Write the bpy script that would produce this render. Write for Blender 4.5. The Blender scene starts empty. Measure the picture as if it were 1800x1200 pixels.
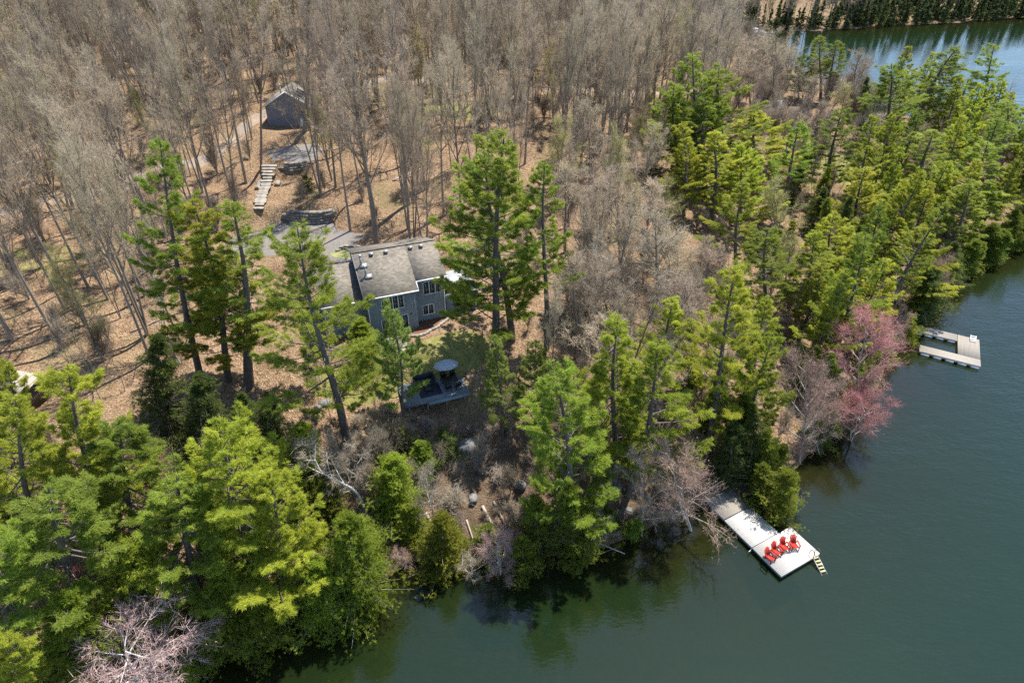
import bpy, math, random
import numpy as np
from mathutils import Matrix, Vector, Quaternion

SC = bpy.context.scene
COL = SC.collection
R = math.radians
random.seed(7)

# ------------------------------------------------------------------ camera, sky, sun, exposure
CAM_H, PITCH, FPX = 53.0, R(36.0), 1200.0          # drone height over the lake, downward pitch, focal length in photo pixels
cam_d = bpy.data.cameras.new('camera'); cam = bpy.data.objects.new('camera', cam_d); COL.objects.link(cam)
cam.location = (0, 0, CAM_H); cam.rotation_euler = (math.pi/2 - PITCH, 0, 0)
cam_d.sensor_width = 36; cam_d.lens = 24; cam_d.clip_start = 0.5; cam_d.clip_end = 4000
SC.camera = cam
SUN_EL, SUN_AZ = R(65), R(38)
wd = bpy.data.worlds.new('World'); SC.world = wd; wd.use_nodes = True
wn = wd.node_tree.nodes; sky = wn.new('ShaderNodeTexSky'); sky.sky_type = 'NISHITA'; sky.sun_disc = False
sky.sun_elevation = SUN_EL; sky.sun_rotation = SUN_AZ; sky.air_density = 1.0; sky.dust_density = 0.25; sky.ozone_density = 2.5
wd.node_tree.links.new(sky.outputs[0], wn['Background'].inputs[0]); wn['Background'].inputs[1].default_value = 0.15
sl = bpy.data.lights.new('sun', 'SUN'); sun = bpy.data.objects.new('sun', sl); COL.objects.link(sun)
sl.energy = 5.0; sl.angle = R(0.53); sl.color = (1.0, 0.95, 0.86)
sdir = Vector((math.sin(SUN_AZ)*math.cos(SUN_EL), math.cos(SUN_AZ)*math.cos(SUN_EL), math.sin(SUN_EL)))
sun.rotation_euler = sdir.to_track_quat('Z', 'Y').to_euler(); sun.location = (60, 60, 120)
SC.view_settings.view_transform = 'Standard'; SC.view_settings.look = 'None'
SC.view_settings.exposure = 1.0; SC.view_settings.gamma = 1; SC.view_settings.use_curve_mapping = False
SC.cycles.use_denoising = False
SC.cycles.max_bounces = 5; SC.cycles.diffuse_bounces = 3; SC.cycles.glossy_bounces = 2
SC.cycles.transmission_bounces = 3; SC.cycles.transparent_max_bounces = 6
SC.cycles.caustics_reflective = False; SC.cycles.caustics_refractive = False
SC.cycles.sample_clamp_indirect = 4

# ------------------------------------------------------------------ terrain as a function of place
SP, CP = math.sin(PITCH), math.cos(PITCH)
def ray(u, v):
    x, y = (u-900)/FPX, (v-600)/FPX
    return np.array([x, CP - y*SP, -(SP + y*CP)])
def P(u, v, z=0.0):
    r = ray(u, v); t = (CAM_H - z)/-r[2]
    return np.array([r[0]*t, r[1]*t, z])
def px(p):
    dx, dy, dz = p[0], p[1], p[2]-CAM_H
    depth = dy*CP - dz*SP
    return 900 + FPX*dx/depth, 600 + FPX*(-dz*CP - dy*SP)/depth, depth
SOUTH = [(-60, -60), (-46, -10), (-33, 12)] + [tuple(P(*q)[:2]) for q in [
    (330, 1215), (420, 1125), (520, 1085), (640, 1035), (720, 1005), (800, 985), (900, 972), (1000, 955), (1120, 942),
    (1200, 925), (1262, 893), (1330, 858), (1390, 826), (1450, 780), (1500, 725), (1540, 655), (1580, 600), (1622, 545),
    (1680, 487), (1790, 433), (1850, 415)]]
TIP = [(104, 108), (116, 118), (122, 130), (118, 140)]
NORTH = [tuple(P(*q)[:2]) for q in [(1800, 295), (1745, 262), (1650, 222), (1560, 190), (1480, 158), (1400, 122),
                                    (1345, 92), (1296, 72), (1330, 61), (1400, 57), (1500, 52), (1600, 46), (1700, 40), (1800, 34), (2050, 18)]]
LAND = np.array(SOUTH + TIP + NORTH + [(900, 480), (900, 2400), (-1600, 2400), (-1600, -60)])

def sdist(X, Y):
    X = np.asarray(X, float); Y = np.asarray(Y, float)
    A = LAND; B = np.roll(LAND, -1, 0)
    best = np.full(X.shape, 1e18); ins = np.zeros(X.shape, bool)
    for (ax, ay), (bx, by) in zip(A, B):
        ex, ey = bx-ax, by-ay
        t = np.clip(((X-ax)*ex + (Y-ay)*ey)/(ex*ex+ey*ey), 0, 1)
        best = np.minimum(best, (X-ax-t*ex)**2 + (Y-ay-t*ey)**2)
        c = ((ay > Y) != (by > Y))
        xi = ax + (Y-ay)/(by-ay if by != ay else 1e-9)*ex
        ins ^= c & (X < xi)
    d = np.sqrt(best)
    return np.where(ins, d, -d)
def sm(a, b, x):
    t = np.clip((x-a)/(b-a), 0, 1); return t*t*(3-2*t)
PADS = [  # cx, cy, rx, ry, angle, z, soft
    (-10.6, 65.5, 8.5, 7.5, 20, 10.0, 0.55), (-28.5, 80.0, 9.0, 5.3, 4, 11.2, 0.35), (-20, 74.5, 5, 4, 20, 10.9, 0.5),
    (-30.5, 92.2, 7.0, 3.8, 4, 13.0, 0.4), (-32.8, 101.3, 4.2, 4.0, 4, 15.0, 0.2), (-36.2, 113.2, 5.4, 5.2, 0, 16.0, 0.4)]
def height(X, Y):
    X = np.asarray(X, float); Y = np.asarray(Y, float)
    d = sdist(X, Y) + 0.8*np.sin(X*.31+1.3*np.sin(Y*.23)) + .5*np.sin(Y*.47+X*.2)
    z = np.interp(d, [-200, -60, -20, -6, 0, 2.5, 7, 13, 24, 35, 50, 70, 100, 200, 600, 1500],
                  [-14, -10, -6.5, -2.4, 0, 1.0, 3.3, 6.4, 9.4, 10.6, 12.2, 15.4, 17.6, 21, 36, 80])
    f = 1 - .5*sm(2, 45, X) - .22*sm(50, 80, X)*sm(215, 250, Y)
    z = np.where(z > 0, z*f, z)
    n = .35*np.sin(X*.21+.7)*np.sin(Y*.17+X*.05) + .18*np.sin(X*.63+Y*.41) + .12*np.sin(Y*.9-X*.37) + .05*np.sin(X*2.1+Y*1.3)*np.sin(Y*1.9)
    far = 2.2*np.sin(X*.035+1)*np.sin(Y*.03)*sm(40, 120, d)
    z = z + (n*np.clip(d/6, 0, 1.3) + far)*(z > -1)
    for cx, cy, rx, ry, an, pz, so in PADS:
        c, s = math.cos(R(an)), math.sin(R(an))
        lx = ((X-cx)*c + (Y-cy)*s)/rx; ly = (-(X-cx)*s + (Y-cy)*c)/ry
        q = np.sqrt(lx*lx + ly*ly)
        w = 1 - sm(1, 1+so, q)
        z = z*(1-w) + pz*w
    return z
def hz(x, y): return float(height(np.array([x]), np.array([y]))[0])
def hit(u, v):
    r = ray(u, v); ts = np.linspace(30, 420, 1200)
    Xs, Ys, Zs = r[0]*ts, r[1]*ts, CAM_H + r[2]*ts
    below = Zs < np.maximum(height(Xs, Ys), 0)
    k = int(np.argmax(below)) if below.any() else len(ts)-1
    return np.array([Xs[k], Ys[k], max(float(height(Xs[k:k+1], Ys[k:k+1])[0]), 0)])

# ------------------------------------------------------------------ mesh and object helpers
class MB:
    """collects quads and triangles, built as ONE mesh"""
    def __init__(s): s.V = []; s.F = []; s.T = []; s.MI = []; s.n = 0; s.mi = 0
    def add(s, v, f, tint=None):
        v = np.asarray(v, float).reshape(-1, 3)
        s.V.append(v); f = [np.asarray(f, int) + s.n] if len(f) else []
        s.F += f; s.MI += [np.full(len(a), s.mi, int) for a in f]
        s.T.append(np.full(len(v), .5) if tint is None else np.broadcast_to(tint, (len(v),)).astype(float)); s.n += len(v)
        return s
    def box(s, c, d, rz=0, rx=0, ry=0):
        q = np.array([[-1,-1,-1],[1,-1,-1],[1,1,-1],[-1,1,-1],[-1,-1,1],[1,-1,1],[1,1,1],[-1,1,1]])*np.array(d)/2.
        if rz or rx or ry:
            m = np.array((Matrix.Rotation(rz, 3, 'Z') @ Matrix.Rotation(ry, 3, 'Y') @ Matrix.Rotation(rx, 3, 'X'))); q = q @ m.T
        return s.add(q + np.array(c), [[0,3,2,1],[4,5,6,7],[0,1,5,4],[1,2,6,5],[2,3,7,6],[3,0,4,7]])
    def bar(s, a, b, w, h, up=(0, 0, 1)):
        a = Vector(a); b = Vector(b); d = (b-a).normalized(); u = Vector(up); x = d.cross(u)
        if x.length < 1e-4: x = d.cross(Vector((1, 0, 0)))
        x.normalize(); y = x.cross(d)
        q = [p + x*(sx*w/2) + y*(sy*h/2) for p in (a, b) for sx, sy in ((-1,-1),(1,-1),(1,1),(-1,1))]
        return s.add([tuple(p) for p in q], [[0,1,2,3],[7,6,5,4],[0,4,5,1],[1,5,6,2],[2,6,7,3],[3,7,4,0]])
    def chain(s, pts, rad, n=6, cap=False, tint=None):
        pts = np.asarray(pts, float); m = len(pts)
        d = np.gradient(pts, axis=0); d /= np.linalg.norm(d, axis=1)[:, None] + 1e-9
        ref = np.array([1., 0, 0]) if abs(d[0][0]) < .9 else np.array([0, 1., 0])
        x = np.cross(d, ref); x /= np.linalg.norm(x, axis=1)[:, None] + 1e-9; y = np.cross(d, x)
        a = np.linspace(0, 2*np.pi, n, endpoint=False)
        v = pts[:, None] + np.asarray(rad, float)[:, None, None]*(np.cos(a)[None, :, None]*x[:, None] + np.sin(a)[None, :, None]*y[:, None])
        i = np.arange(m-1)[:, None]*n; j = np.arange(n)[None]; k = (j+1) % n
        f = np.stack([i+j, i+k, i+n+k, i+n+j], -1).reshape(-1, 4)
        s.add(v.reshape(-1, 3), f, tint)
        if cap:
            s.F.append(np.array([[s.n-n+q for q in range(n)]])); s.MI.append(np.array([s.mi]))
            s.F.append(np.array([[s.n-m*n+q for q in range(n-1, -1, -1)]])); s.MI.append(np.array([s.mi]))
        return s
    def tris(s, t, tint=None):
        t = np.asarray(t, float); n = len(t)
        if n: s.add(t.reshape(-1, 3), np.arange(3*n).reshape(n, 3), None if tint is None else np.repeat(tint, 3))
        return s
    def mesh(s, name, mats, smooth=False):
        me = bpy.data.meshes.new(name); v = np.concatenate(s.V)
        me.vertices.add(len(v)); me.vertices.foreach_set('co', v.ravel())
        li = np.concatenate([f.ravel() for f in s.F]); ct = np.concatenate([np.full(len(f), f.shape[1]) for f in s.F])
        me.loops.add(len(li)); me.loops.foreach_set('vertex_index', li)
        me.polygons.add(len(ct)); me.polygons.foreach_set('loop_start', np.concatenate([[0], np.cumsum(ct)[:-1]])); me.polygons.foreach_set('loop_total', ct)
        me.polygons.foreach_set('material_index', np.concatenate(s.MI))
        a = me.attributes.new('tint', 'FLOAT', 'POINT'); a.data.foreach_set('value', np.concatenate(s.T))
        for m in (mats if isinstance(mats, (list, tuple)) else [mats]): me.materials.append(m)
        me.update(calc_edges=True)
        if smooth: me.polygons.foreach_set('use_smooth', np.ones(len(ct), bool))
        return me
    def build(s, name, mat, parent=None, smooth=False):
        return obj(name, s.mesh(name, mat, smooth), parent)
def obj(name, me, parent=None):
    o = bpy.data.objects.new(name, me); COL.objects.link(o); o.parent = parent; return o
def tag(o, label=None, cat=None, group=None, kind=None):
    if label: o['label'] = label
    if cat: o['category'] = cat
    if group: o['group'] = group
    if kind: o['kind'] = kind
    return o
def thing(name, loc, rz, label, cat, group=None):
    o = obj(name, None); o.empty_display_size = .3
    o.location = loc; o.rotation_euler = (0, 0, rz)
    return tag(o, label, cat, group)

# ------------------------------------------------------------------ materials
def mat(name):
    m = bpy.data.materials.new(name); m.use_nodes = True
    return m, m.node_tree.nodes, m.node_tree.links, m.node_tree.nodes['Principled BSDF']
def N(nt, t, **kw):
    n = nt.new(t)
    for k, v in kw.items():
        if k.startswith('i_'): n.inputs[int(k[2:]) if k[2:].isdigit() else k[2:].replace('_', ' ')].default_value = v
        else: setattr(n, k, v)
    return n
def ramp(nt, stops):
    r = nt.new('ShaderNodeValToRGB'); e = r.color_ramp.elements
    while len(e) < len(stops): e.new(.5)
    for q, (p, c) in zip(e, stops): q.position = p; q.color = (*c, 1)
    return r
def mixc(nt, ln, a, b, f, mode='MIX'):
    m = nt.new('ShaderNodeMix'); m.data_type = 'RGBA'; m.blend_type = mode
    for sock, val in ((m.inputs[0], f), (m.inputs[6], a), (m.inputs[7], b)):
        if hasattr(val, 'is_output') or hasattr(val, 'links'): ln.new(val, sock)
        else: sock.default_value = val if not isinstance(val, tuple) else (*val, 1)
    return m.outputs[2]
def plain(name, col, rough=.7, var=.25, scale=6, metal=0, spec=.3, stretch=(1, 1, 1), bump=0):
    m, nt, ln, b = mat(name)
    tc = nt.new('ShaderNodeTexCoord'); mp = nt.new('ShaderNodeMapping'); mp.inputs[3].default_value = stretch
    ln.new(tc.outputs['Object'], mp.inputs[0])
    no = N(nt, 'ShaderNodeTexNoise', i_Scale=scale, i_Detail=5.0, i_Roughness=.65); ln.new(mp.outputs[0], no.inputs[0])
    oi = nt.new('ShaderNodeObjectInfo')
    lo = tuple(c*(1-var) for c in col); hi = tuple(min(1, c*(1+var)) for c in col)
    r = ramp(nt, [(.3, lo), (.7, hi)]); ln.new(no.outputs[0], r.inputs[0])
    mu = N(nt, 'ShaderNodeMapRange'); mu.inputs[3].default_value = 1-var*.5; mu.inputs[4].default_value = 1+var*.5; ln.new(oi.outputs['Random'], mu.inputs[0])
    hs = N(nt, 'ShaderNodeHueSaturation'); ln.new(r.outputs[0], hs.inputs['Color']); ln.new(mu.outputs[0], hs.inputs['Value'])
    ln.new(hs.outputs[0], b.inputs['Base Color'])
    b.inputs['Roughness'].default_value = rough; b.inputs['Metallic'].default_value = metal; b.inputs['Specular IOR Level'].default_value = spec
    if bump:
        bp = N(nt, 'ShaderNodeBump', i_Strength=.6, i_Distance=bump); ln.new(no.outputs[0], bp.inputs['Height']); ln.new(bp.outputs[0], b.inputs['Normal'])
    return m
def foliage(name, dark, light, trans=.35, hue=.018):
    m, nt, ln, b = mat(name)
    at = N(nt, 'ShaderNodeAttribute', attribute_name='tint')
    c = mixc(nt, ln, dark, light, at.outputs['Fac'])
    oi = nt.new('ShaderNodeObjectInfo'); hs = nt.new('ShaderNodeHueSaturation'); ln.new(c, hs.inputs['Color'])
    m1 = nt.new('ShaderNodeMapRange'); m1.inputs[3].default_value = .5-hue; m1.inputs[4].default_value = .5+hue*.7; ln.new(oi.outputs['Random'], m1.inputs[0]); ln.new(m1.outputs[0], hs.inputs['Hue'])
    ml = N(nt, 'ShaderNodeMath', operation='MULTIPLY'); ml.inputs[1].default_value = 7.13; ln.new(oi.outputs['Random'], ml.inputs[0])
    fr = N(nt, 'ShaderNodeMath', operation='FRACT'); ln.new(ml.outputs[0], fr.inputs[0])
    m2 = nt.new('ShaderNodeMapRange'); m2.inputs[3].default_value = .78; m2.inputs[4].default_value = 1.22; ln.new(fr.outputs[0], m2.inputs[0]); ln.new(m2.outputs[0], hs.inputs['Value'])
    ln.new(hs.outputs[0], b.inputs['Base Color']); b.inputs['Roughness'].default_value = .55; b.inputs['Specular IOR Level'].default_value = .25
    tr = nt.new('ShaderNodeBsdfTranslucent'); ln.new(hs.outputs[0], tr.inputs[0])
    mx = nt.new('ShaderNodeMixShader'); mx.inputs[0].default_value = trans
    ln.new(b.outputs[0], mx.inputs[1]); ln.new(tr.outputs[0], mx.inputs[2]); ln.new(mx.outputs[0], nt['Material Output'].inputs[0])
    return m
M = {}
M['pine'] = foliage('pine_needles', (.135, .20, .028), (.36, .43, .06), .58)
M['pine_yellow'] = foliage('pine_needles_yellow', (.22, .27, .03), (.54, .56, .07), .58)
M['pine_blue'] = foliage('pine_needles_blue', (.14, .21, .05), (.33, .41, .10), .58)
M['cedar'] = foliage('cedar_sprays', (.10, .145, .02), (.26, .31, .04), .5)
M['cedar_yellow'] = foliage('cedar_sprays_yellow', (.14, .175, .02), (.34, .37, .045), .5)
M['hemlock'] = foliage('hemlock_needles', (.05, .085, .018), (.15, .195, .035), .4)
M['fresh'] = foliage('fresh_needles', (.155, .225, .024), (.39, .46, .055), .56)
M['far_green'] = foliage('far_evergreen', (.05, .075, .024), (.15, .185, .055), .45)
M['bark'] = plain('bark', (.245, .205, .16), .9, .35, 3, stretch=(3, 3, .6), bump=.03)
M['bark_pine'] = plain('pine_bark', (.11, .093, .08), .9, .35, 3, stretch=(3, 3, .6), bump=.03)
M['bark_pale'] = plain('pale_bark', (.36, .33, .29), .85, .3, 3, stretch=(3, 3, .6))
M['birch'] = plain('birch_bark', (.62, .60, .56), .75, .3, 4, stretch=(.6, .6, 4))
M['twig'] = foliage('bare_twigs', (.285, .228, .155), (.52, .43, .30), .28, .015)
M['twig_pale'] = foliage('pale_twigs', (.25, .203, .153), (.46, .385, .295), .2, .015)
M['twig_dark'] = foliage('dark_twigs', (.19, .15, .108), (.36, .295, .215), .2, .015)
M['twig_red'] = foliage('red_budding_twigs', (.36, .28, .25), (.50, .11, .10), .3, .01)
M['twig_pink'] = foliage('pink_tipped_twigs', (.44, .38, .35), (.46, .22, .20), .2, .01)
M['twig_rust'] = foliage('rusty_budding_twigs', (.36, .28, .23), (.42, .24, .18), .25, .01)
M['twig_green'] = foliage('green_budding_twigs', (.26, .22, .14), (.40, .38, .13), .3, .02)
M['wood_grey'] = plain('weathered_wood', (.28, .25, .21), .85, .3, 4, stretch=(1, 12, 1))
M['wood_pale'] = plain('pale_weathered_wood', (.52, .49, .44), .8, .22, 4, stretch=(1, 12, 1))
M['wood_dark'] = plain('dark_wood', (.10, .075, .055), .85, .3, 5)
M['fascia'] = plain('dock_fascia', (.13, .16, .19), .7, .25, 5)
M['float'] = plain('dock_float', (.50, .55, .58), .6, .2, 3)
M['metal'] = plain('galvanised_metal', (.42, .42, .41), .4, .1, 8, metal=.5)
M['tread'] = plain('yellowed_treads', (.50, .42, .20), .7, .15, 5)
M['white'] = plain('white_paint', (.78, .78, .76), .55, .06, 5)
M['red'] = plain('red_paint', (.36, .028, .017), .55, .3, 9)
M['black'] = plain('black_metal', (.02, .02, .022), .5, .2, 5)
M['navy'] = plain('dark_cushion', (.022, .026, .036), .85, .3, 9)
M['slate_fabric'] = plain('slate_fabric', (.32, .355, .39), .85, .15, 6)
M['yellow'] = plain('lamp_glass', (.7, .45, .08), .4, .05, 5)
M['stone'] = plain('grey_stone', (.20, .18, .15), .9, .45, 2.5, bump=.05)
M['stone_pale'] = plain('pale_stone', (.26, .235, .20), .9, .4, 2.5, bump=.05)
M['boulder'] = plain('boulder', (.15, .15, .145), .9, .5, 1.5, bump=.1)
def gravel_mat(name, col, litter):
    m, nt, ln, b = mat(name); tc = nt.new('ShaderNodeTexCoord')
    def noise(sc, d=6., r=.65):
        n = N(nt, 'ShaderNodeTexNoise', i_Scale=sc, i_Detail=d, i_Roughness=r); ln.new(tc.outputs['Object'], n.inputs[0]); return n.outputs[0]
    g = ramp(nt, [(.3, tuple(c*.7 for c in col)), (.7, tuple(c*1.3 for c in col))]); ln.new(noise(5.), g.inputs[0])
    l = ramp(nt, [(litter, (0, 0, 0)), (litter+.14, (.85, .85, .85))]); ln.new(noise(.55, 8, .75), l.inputs[0])
    t = ramp(nt, [(.3, (.16, .10, .06)), (.7, (.36, .25, .16))]); ln.new(noise(4.5, 3), t.inputs[0])
    ln.new(mixc(nt, ln, g.outputs[0], t.outputs[0], l.outputs[0]), b.inputs['Base Color']); b.inputs['Roughness'].default_value = .95
    bp = N(nt, 'ShaderNodeBump', i_Strength=.5, i_Distance=.03); ln.new(noise(7.), bp.inputs['Height']); ln.new(bp.outputs[0], b.inputs['Normal'])
    return m
M['gravel'] = gravel_mat('gravel', (.155, .142, .128), .52)
M['road'] = gravel_mat('leaf_strewn_gravel', (.20, .175, .15), .42)
M['mulch'] = plain('mulch', (.16, .075, .04), .95, .5, 14, bump=.05)
M['deck_grey'] = plain('grey_deck_boards', (.16, .19, .21), .7, .2, 5, stretch=(12, 1, 1))
M['deck_pale'] = plain('pale_deck_boards', (.30, .31, .31), .7, .15, 5, stretch=(12, 1, 1))
M['log'] = plain('dead_log', (.36, .31, .26), .9, .35, 3, stretch=(3, 3, .6))
def siding(name, col):
    m, nt, ln, b = mat(name)
    tc = nt.new('ShaderNodeTexCoord'); no = N(nt, 'ShaderNodeTexNoise', i_Scale=1.6, i_Detail=6.0); ln.new(tc.outputs['Object'], no.inputs[0])
    r = ramp(nt, [(.3, tuple(c*.85 for c in col)), (.7, tuple(c*1.12 for c in col))]); ln.new(no.outputs[0], r.inputs[0])
    ln.new(r.outputs[0], b.inputs['Base Color']); b.inputs['Roughness'].default_value = .65
    return m
M['siding'] = siding('blue_grey_siding', (.21, .255, .30))
M['siding_dark'] = siding('dark_grey_siding', (.16, .172, .205))
def shingles(name, col):
    m, nt, ln, b = mat(name)
    tc = nt.new('ShaderNodeTexCoord')
    br = N(nt, 'ShaderNodeTexBrick', i_Scale=1.0); br.inputs['Brick Width'].default_value = .33; br.inputs['Row Height'].default_value = .145
    br.inputs['Mortar Size'].default_value = .012
    br.inputs['Color1'].default_value = (*[c*.72 for c in col], 1); br.inputs['Color2'].default_value = (*[c*1.25 for c in col], 1); br.inputs['Mortar'].default_value = (*[c*.45 for c in col], 1)
    ln.new(tc.outputs['Object'], br.inputs[0])
    no = N(nt, 'ShaderNodeTexNoise', i_Scale=.9, i_Detail=7.0, i_Roughness=.7); ln.new(tc.outputs['Object'], no.inputs[0])
    r = ramp(nt, [(.3, (.68, .70, .66)), (.7, (1.2, 1.17, 1.12))]); ln.new(no.outputs[0], r.inputs[0])
    ln.new(mixc(nt, ln, br.outputs[0], r.outputs[0], 1.0, 'MULTIPLY'), b.inputs['Base Color']); b.inputs['Roughness'].default_value = .92
    bp = N(nt, 'ShaderNodeBump', i_Strength=.5, i_Distance=.017); ln.new(br.outputs[1], bp.inputs['Height']); bp.invert = True; ln.new(bp.outputs[0], b.inputs['Normal'])
    return m
M['shingle'] = shingles('grey_shingles', (.19, .166, .14))
M['shingle_tan'] = shingles('tan_shingles', (.225, .205, .18))
def glass():
    m, nt, ln, b = mat('window_glass'); b.inputs['Base Color'].default_value = (.012, .016, .022, 1); b.inputs['Roughness'].default_value = .05; b.inputs['Specular IOR Level'].default_value = .8
    return m
M['glass'] = glass()
def ground_mat():
    m, nt, ln, b = mat('leaf_litter')
    tc = nt.new('ShaderNodeTexCoord'); co = tc.outputs['Object']
    def noise(s, d=5., r=.6):
        n = N(nt, 'ShaderNodeTexNoise', i_Scale=s, i_Detail=d, i_Roughness=r); ln.new(co, n.inputs[0]); return n.outputs[0]
    vo = N(nt, 'ShaderNodeTexVoronoi', i_Scale=8.5); ln.new(co, vo.inputs[0])
    sp = N(nt, 'ShaderNodeSeparateColor'); ln.new(vo.outputs['Color'], sp.inputs[0])
    leaf = ramp(nt, [(0, (.10, .064, .039)), (.3, (.19, .126, .077)), (.65, (.265, .184, .116)), (1, (.36, .28, .20))]); ln.new(sp.outputs[0], leaf.inputs[0])
    big = ramp(nt, [(.3, (.62, .55, .5)), (.5, (.95, .9, .85)), (.7, (1.15, 1.1, 1.02))]); ln.new(noise(.35, 8, .7), big.inputs[0])
    c = mixc(nt, ln, leaf.outputs[0], big.outputs[0], 1.0, 'MULTIPLY')
    mo = ramp(nt, [(.52, (0, 0, 0)), (.68, (.7, .7, .7))]); ln.new(noise(.12, 6, .65), mo.inputs[0])
    c = mixc(nt, ln, c, (.19, .16, .075), mo.outputs[0])                                       # mossy, twig-strewn patches
    dk = ramp(nt, [(.58, (0, 0, 0)), (.66, (.75, .75, .75))]); ln.new(noise(1.4, 5, .7), dk.inputs[0])
    c = mixc(nt, ln, c, (.12, .085, .055), dk.outputs[0])
    ga = N(nt, 'ShaderNodeAttribute', attribute_name='grass')
    gr = ramp(nt, [(.3, (.11, .125, .03)), (.5, (.20, .19, .06)), (.7, (.33, .27, .12))]); ln.new(noise(1.1, 8, .75), gr.inputs[0])
    gm = N(nt, 'ShaderNodeMath', operation='ADD'); ln.new(ga.outputs['Fac'], gm.inputs[0]); ns = N(nt, 'ShaderNodeMath', operation='MULTIPLY_ADD'); ns.inputs[1].default_value = 1.4; ns.inputs[2].default_value = -.7
    ln.new(noise(.7, 6), ns.inputs[0]); ln.new(ns.outputs[0], gm.inputs[1])
    g2 = ramp(nt, [(.35, (0, 0, 0)), (.65, (1, 1, 1))]); ln.new(gm.outputs[0], g2.inputs[0])
    c = mixc(nt, ln, c, gr.outputs[0], g2.outputs[0])
    ba = N(nt, 'ShaderNodeAttribute', attribute_name='bank')
    bk = ramp(nt, [(.3, (.055, .04, .028)), (.5, (.13, .09, .06)), (.68, (.24, .165, .10))]); ln.new(noise(1.0, 8, .75), bk.inputs[0])
    c = mixc(nt, ln, c, bk.outputs[0], ba.outputs['Fac'])                                       # bare dark soil of the steep bank
    ln.new(c, b.inputs['Base Color']); b.inputs['Roughness'].default_value = .95; b.inputs['Specular IOR Level'].default_value = .1
    bp = N(nt, 'ShaderNodeBump', i_Strength=.8, i_Distance=.12); ln.new(vo.outputs['Distance'], bp.inputs['Height']); ln.new(bp.outputs[0], b.inputs['Normal'])
    return m
M['ground'] = ground_mat()
def water_mat():
    m, nt, ln, b = mat('lake_water')
    tc = nt.new('ShaderNodeTexCoord')
    def noise(s, st, rot, d=3., r=.55):
        mp = nt.new('ShaderNodeMapping'); mp.inputs[2].default_value = (0, 0, rot); mp.inputs[3].default_value = st; ln.new(tc.outputs['Object'], mp.inputs[0])
        n = N(nt, 'ShaderNodeTexNoise', i_Scale=s, i_Detail=d, i_Roughness=r); ln.new(mp.outputs[0], n.inputs[0]); return n.outputs[0]
    a = noise(1.5, (1, 2.3, 1), .55, 3); c2 = noise(.35, (1, 2, 1), -.3, 2); pat = noise(.045, (1, 1.8, 1), .4, 3)
    ad = N(nt, 'ShaderNodeMath', operation='MULTIPLY_ADD'); ad.inputs[1].default_value = 1.6; ln.new(c2, ad.inputs[0]); ln.new(a, ad.inputs[2])
    st = nt.new('ShaderNodeMapRange'); st.inputs[1].default_value = .35; st.inputs[2].default_value = .65; st.inputs[3].default_value = .35; st.inputs[4].default_value = 1.0; ln.new(pat, st.inputs[0])
    bp = N(nt, 'ShaderNodeBump', i_Distance=.017); ln.new(ad.outputs[0], bp.inputs['Height']); ln.new(st.outputs[0], bp.inputs['Strength'])
    bq = N(nt, 'ShaderNodeBump', i_Distance=.10); ln.new(ad.outputs[0], bq.inputs['Height']); ln.new(st.outputs[0], bq.inputs['Strength'])
    sh = N(nt, 'ShaderNodeAttribute', attribute_name='shore')      # metres from the bank
    body = ramp(nt, [(0, (.012, .013, .004)), (.15, (.008, .017, .005)), (.45, (.006, .021, .009)), (1, (.008, .0225, .0135))])
    mr = nt.new('ShaderNodeMapRange'); mr.inputs[2].default_value = 42; ln.new(sh.outputs['Fac'], mr.inputs[0])
    pn = N(nt, 'ShaderNodeMath', operation='MULTIPLY_ADD'); pn.inputs[1].default_value = .3; ln.new(pat, pn.inputs[0]); ln.new(mr.outputs[0], pn.inputs[2])
    pm = N(nt, 'ShaderNodeMath', operation='SUBTRACT'); pm.inputs[1].default_value = .15; ln.new(pn.outputs[0], pm.inputs[0]); ln.new(pm.outputs[0], body.inputs[0])
    df = nt.new('ShaderNodeBsdfDiffuse'); ln.new(bq.outputs[0], df.inputs['Normal']); ln.new(body.outputs[0], df.inputs[0])
    tp = nt.new('ShaderNodeBsdfTransparent'); tp.inputs[0].default_value = (.75, .72, .40, 1)
    cl = nt.new('ShaderNodeMapRange'); cl.inputs[1].default_value = 0; cl.inputs[2].default_value = 9; cl.inputs[3].default_value = .2; cl.inputs[4].default_value = .2; ln.new(sh.outputs['Fac'], cl.inputs[0])
    m1 = nt.new('ShaderNodeMixShader'); ln.new(cl.outputs[0], m1.inputs[0]); ln.new(df.outputs[0], m1.inputs[1]); ln.new(tp.outputs[0], m1.inputs[2])
    gl = N(nt, 'ShaderNodeBsdfGlossy', i_Roughness=.02); ln.new(bp.outputs[0], gl.inputs['Normal'])
    fr = N(nt, 'ShaderNodeFresnel', i_IOR=1.52); ln.new(bq.outputs[0], fr.inputs['Normal'])
    m2 = nt.new('ShaderNodeMixShader'); ln.new(fr.outputs[0], m2.inputs[0]); ln.new(m1.outputs[0], m2.inputs[1]); ln.new(gl.outputs[0], m2.inputs[2])
    ln.new(m2.outputs[0], nt['Material Output'].inputs[0])
    return m
M['water'] = water_mat()

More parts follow.
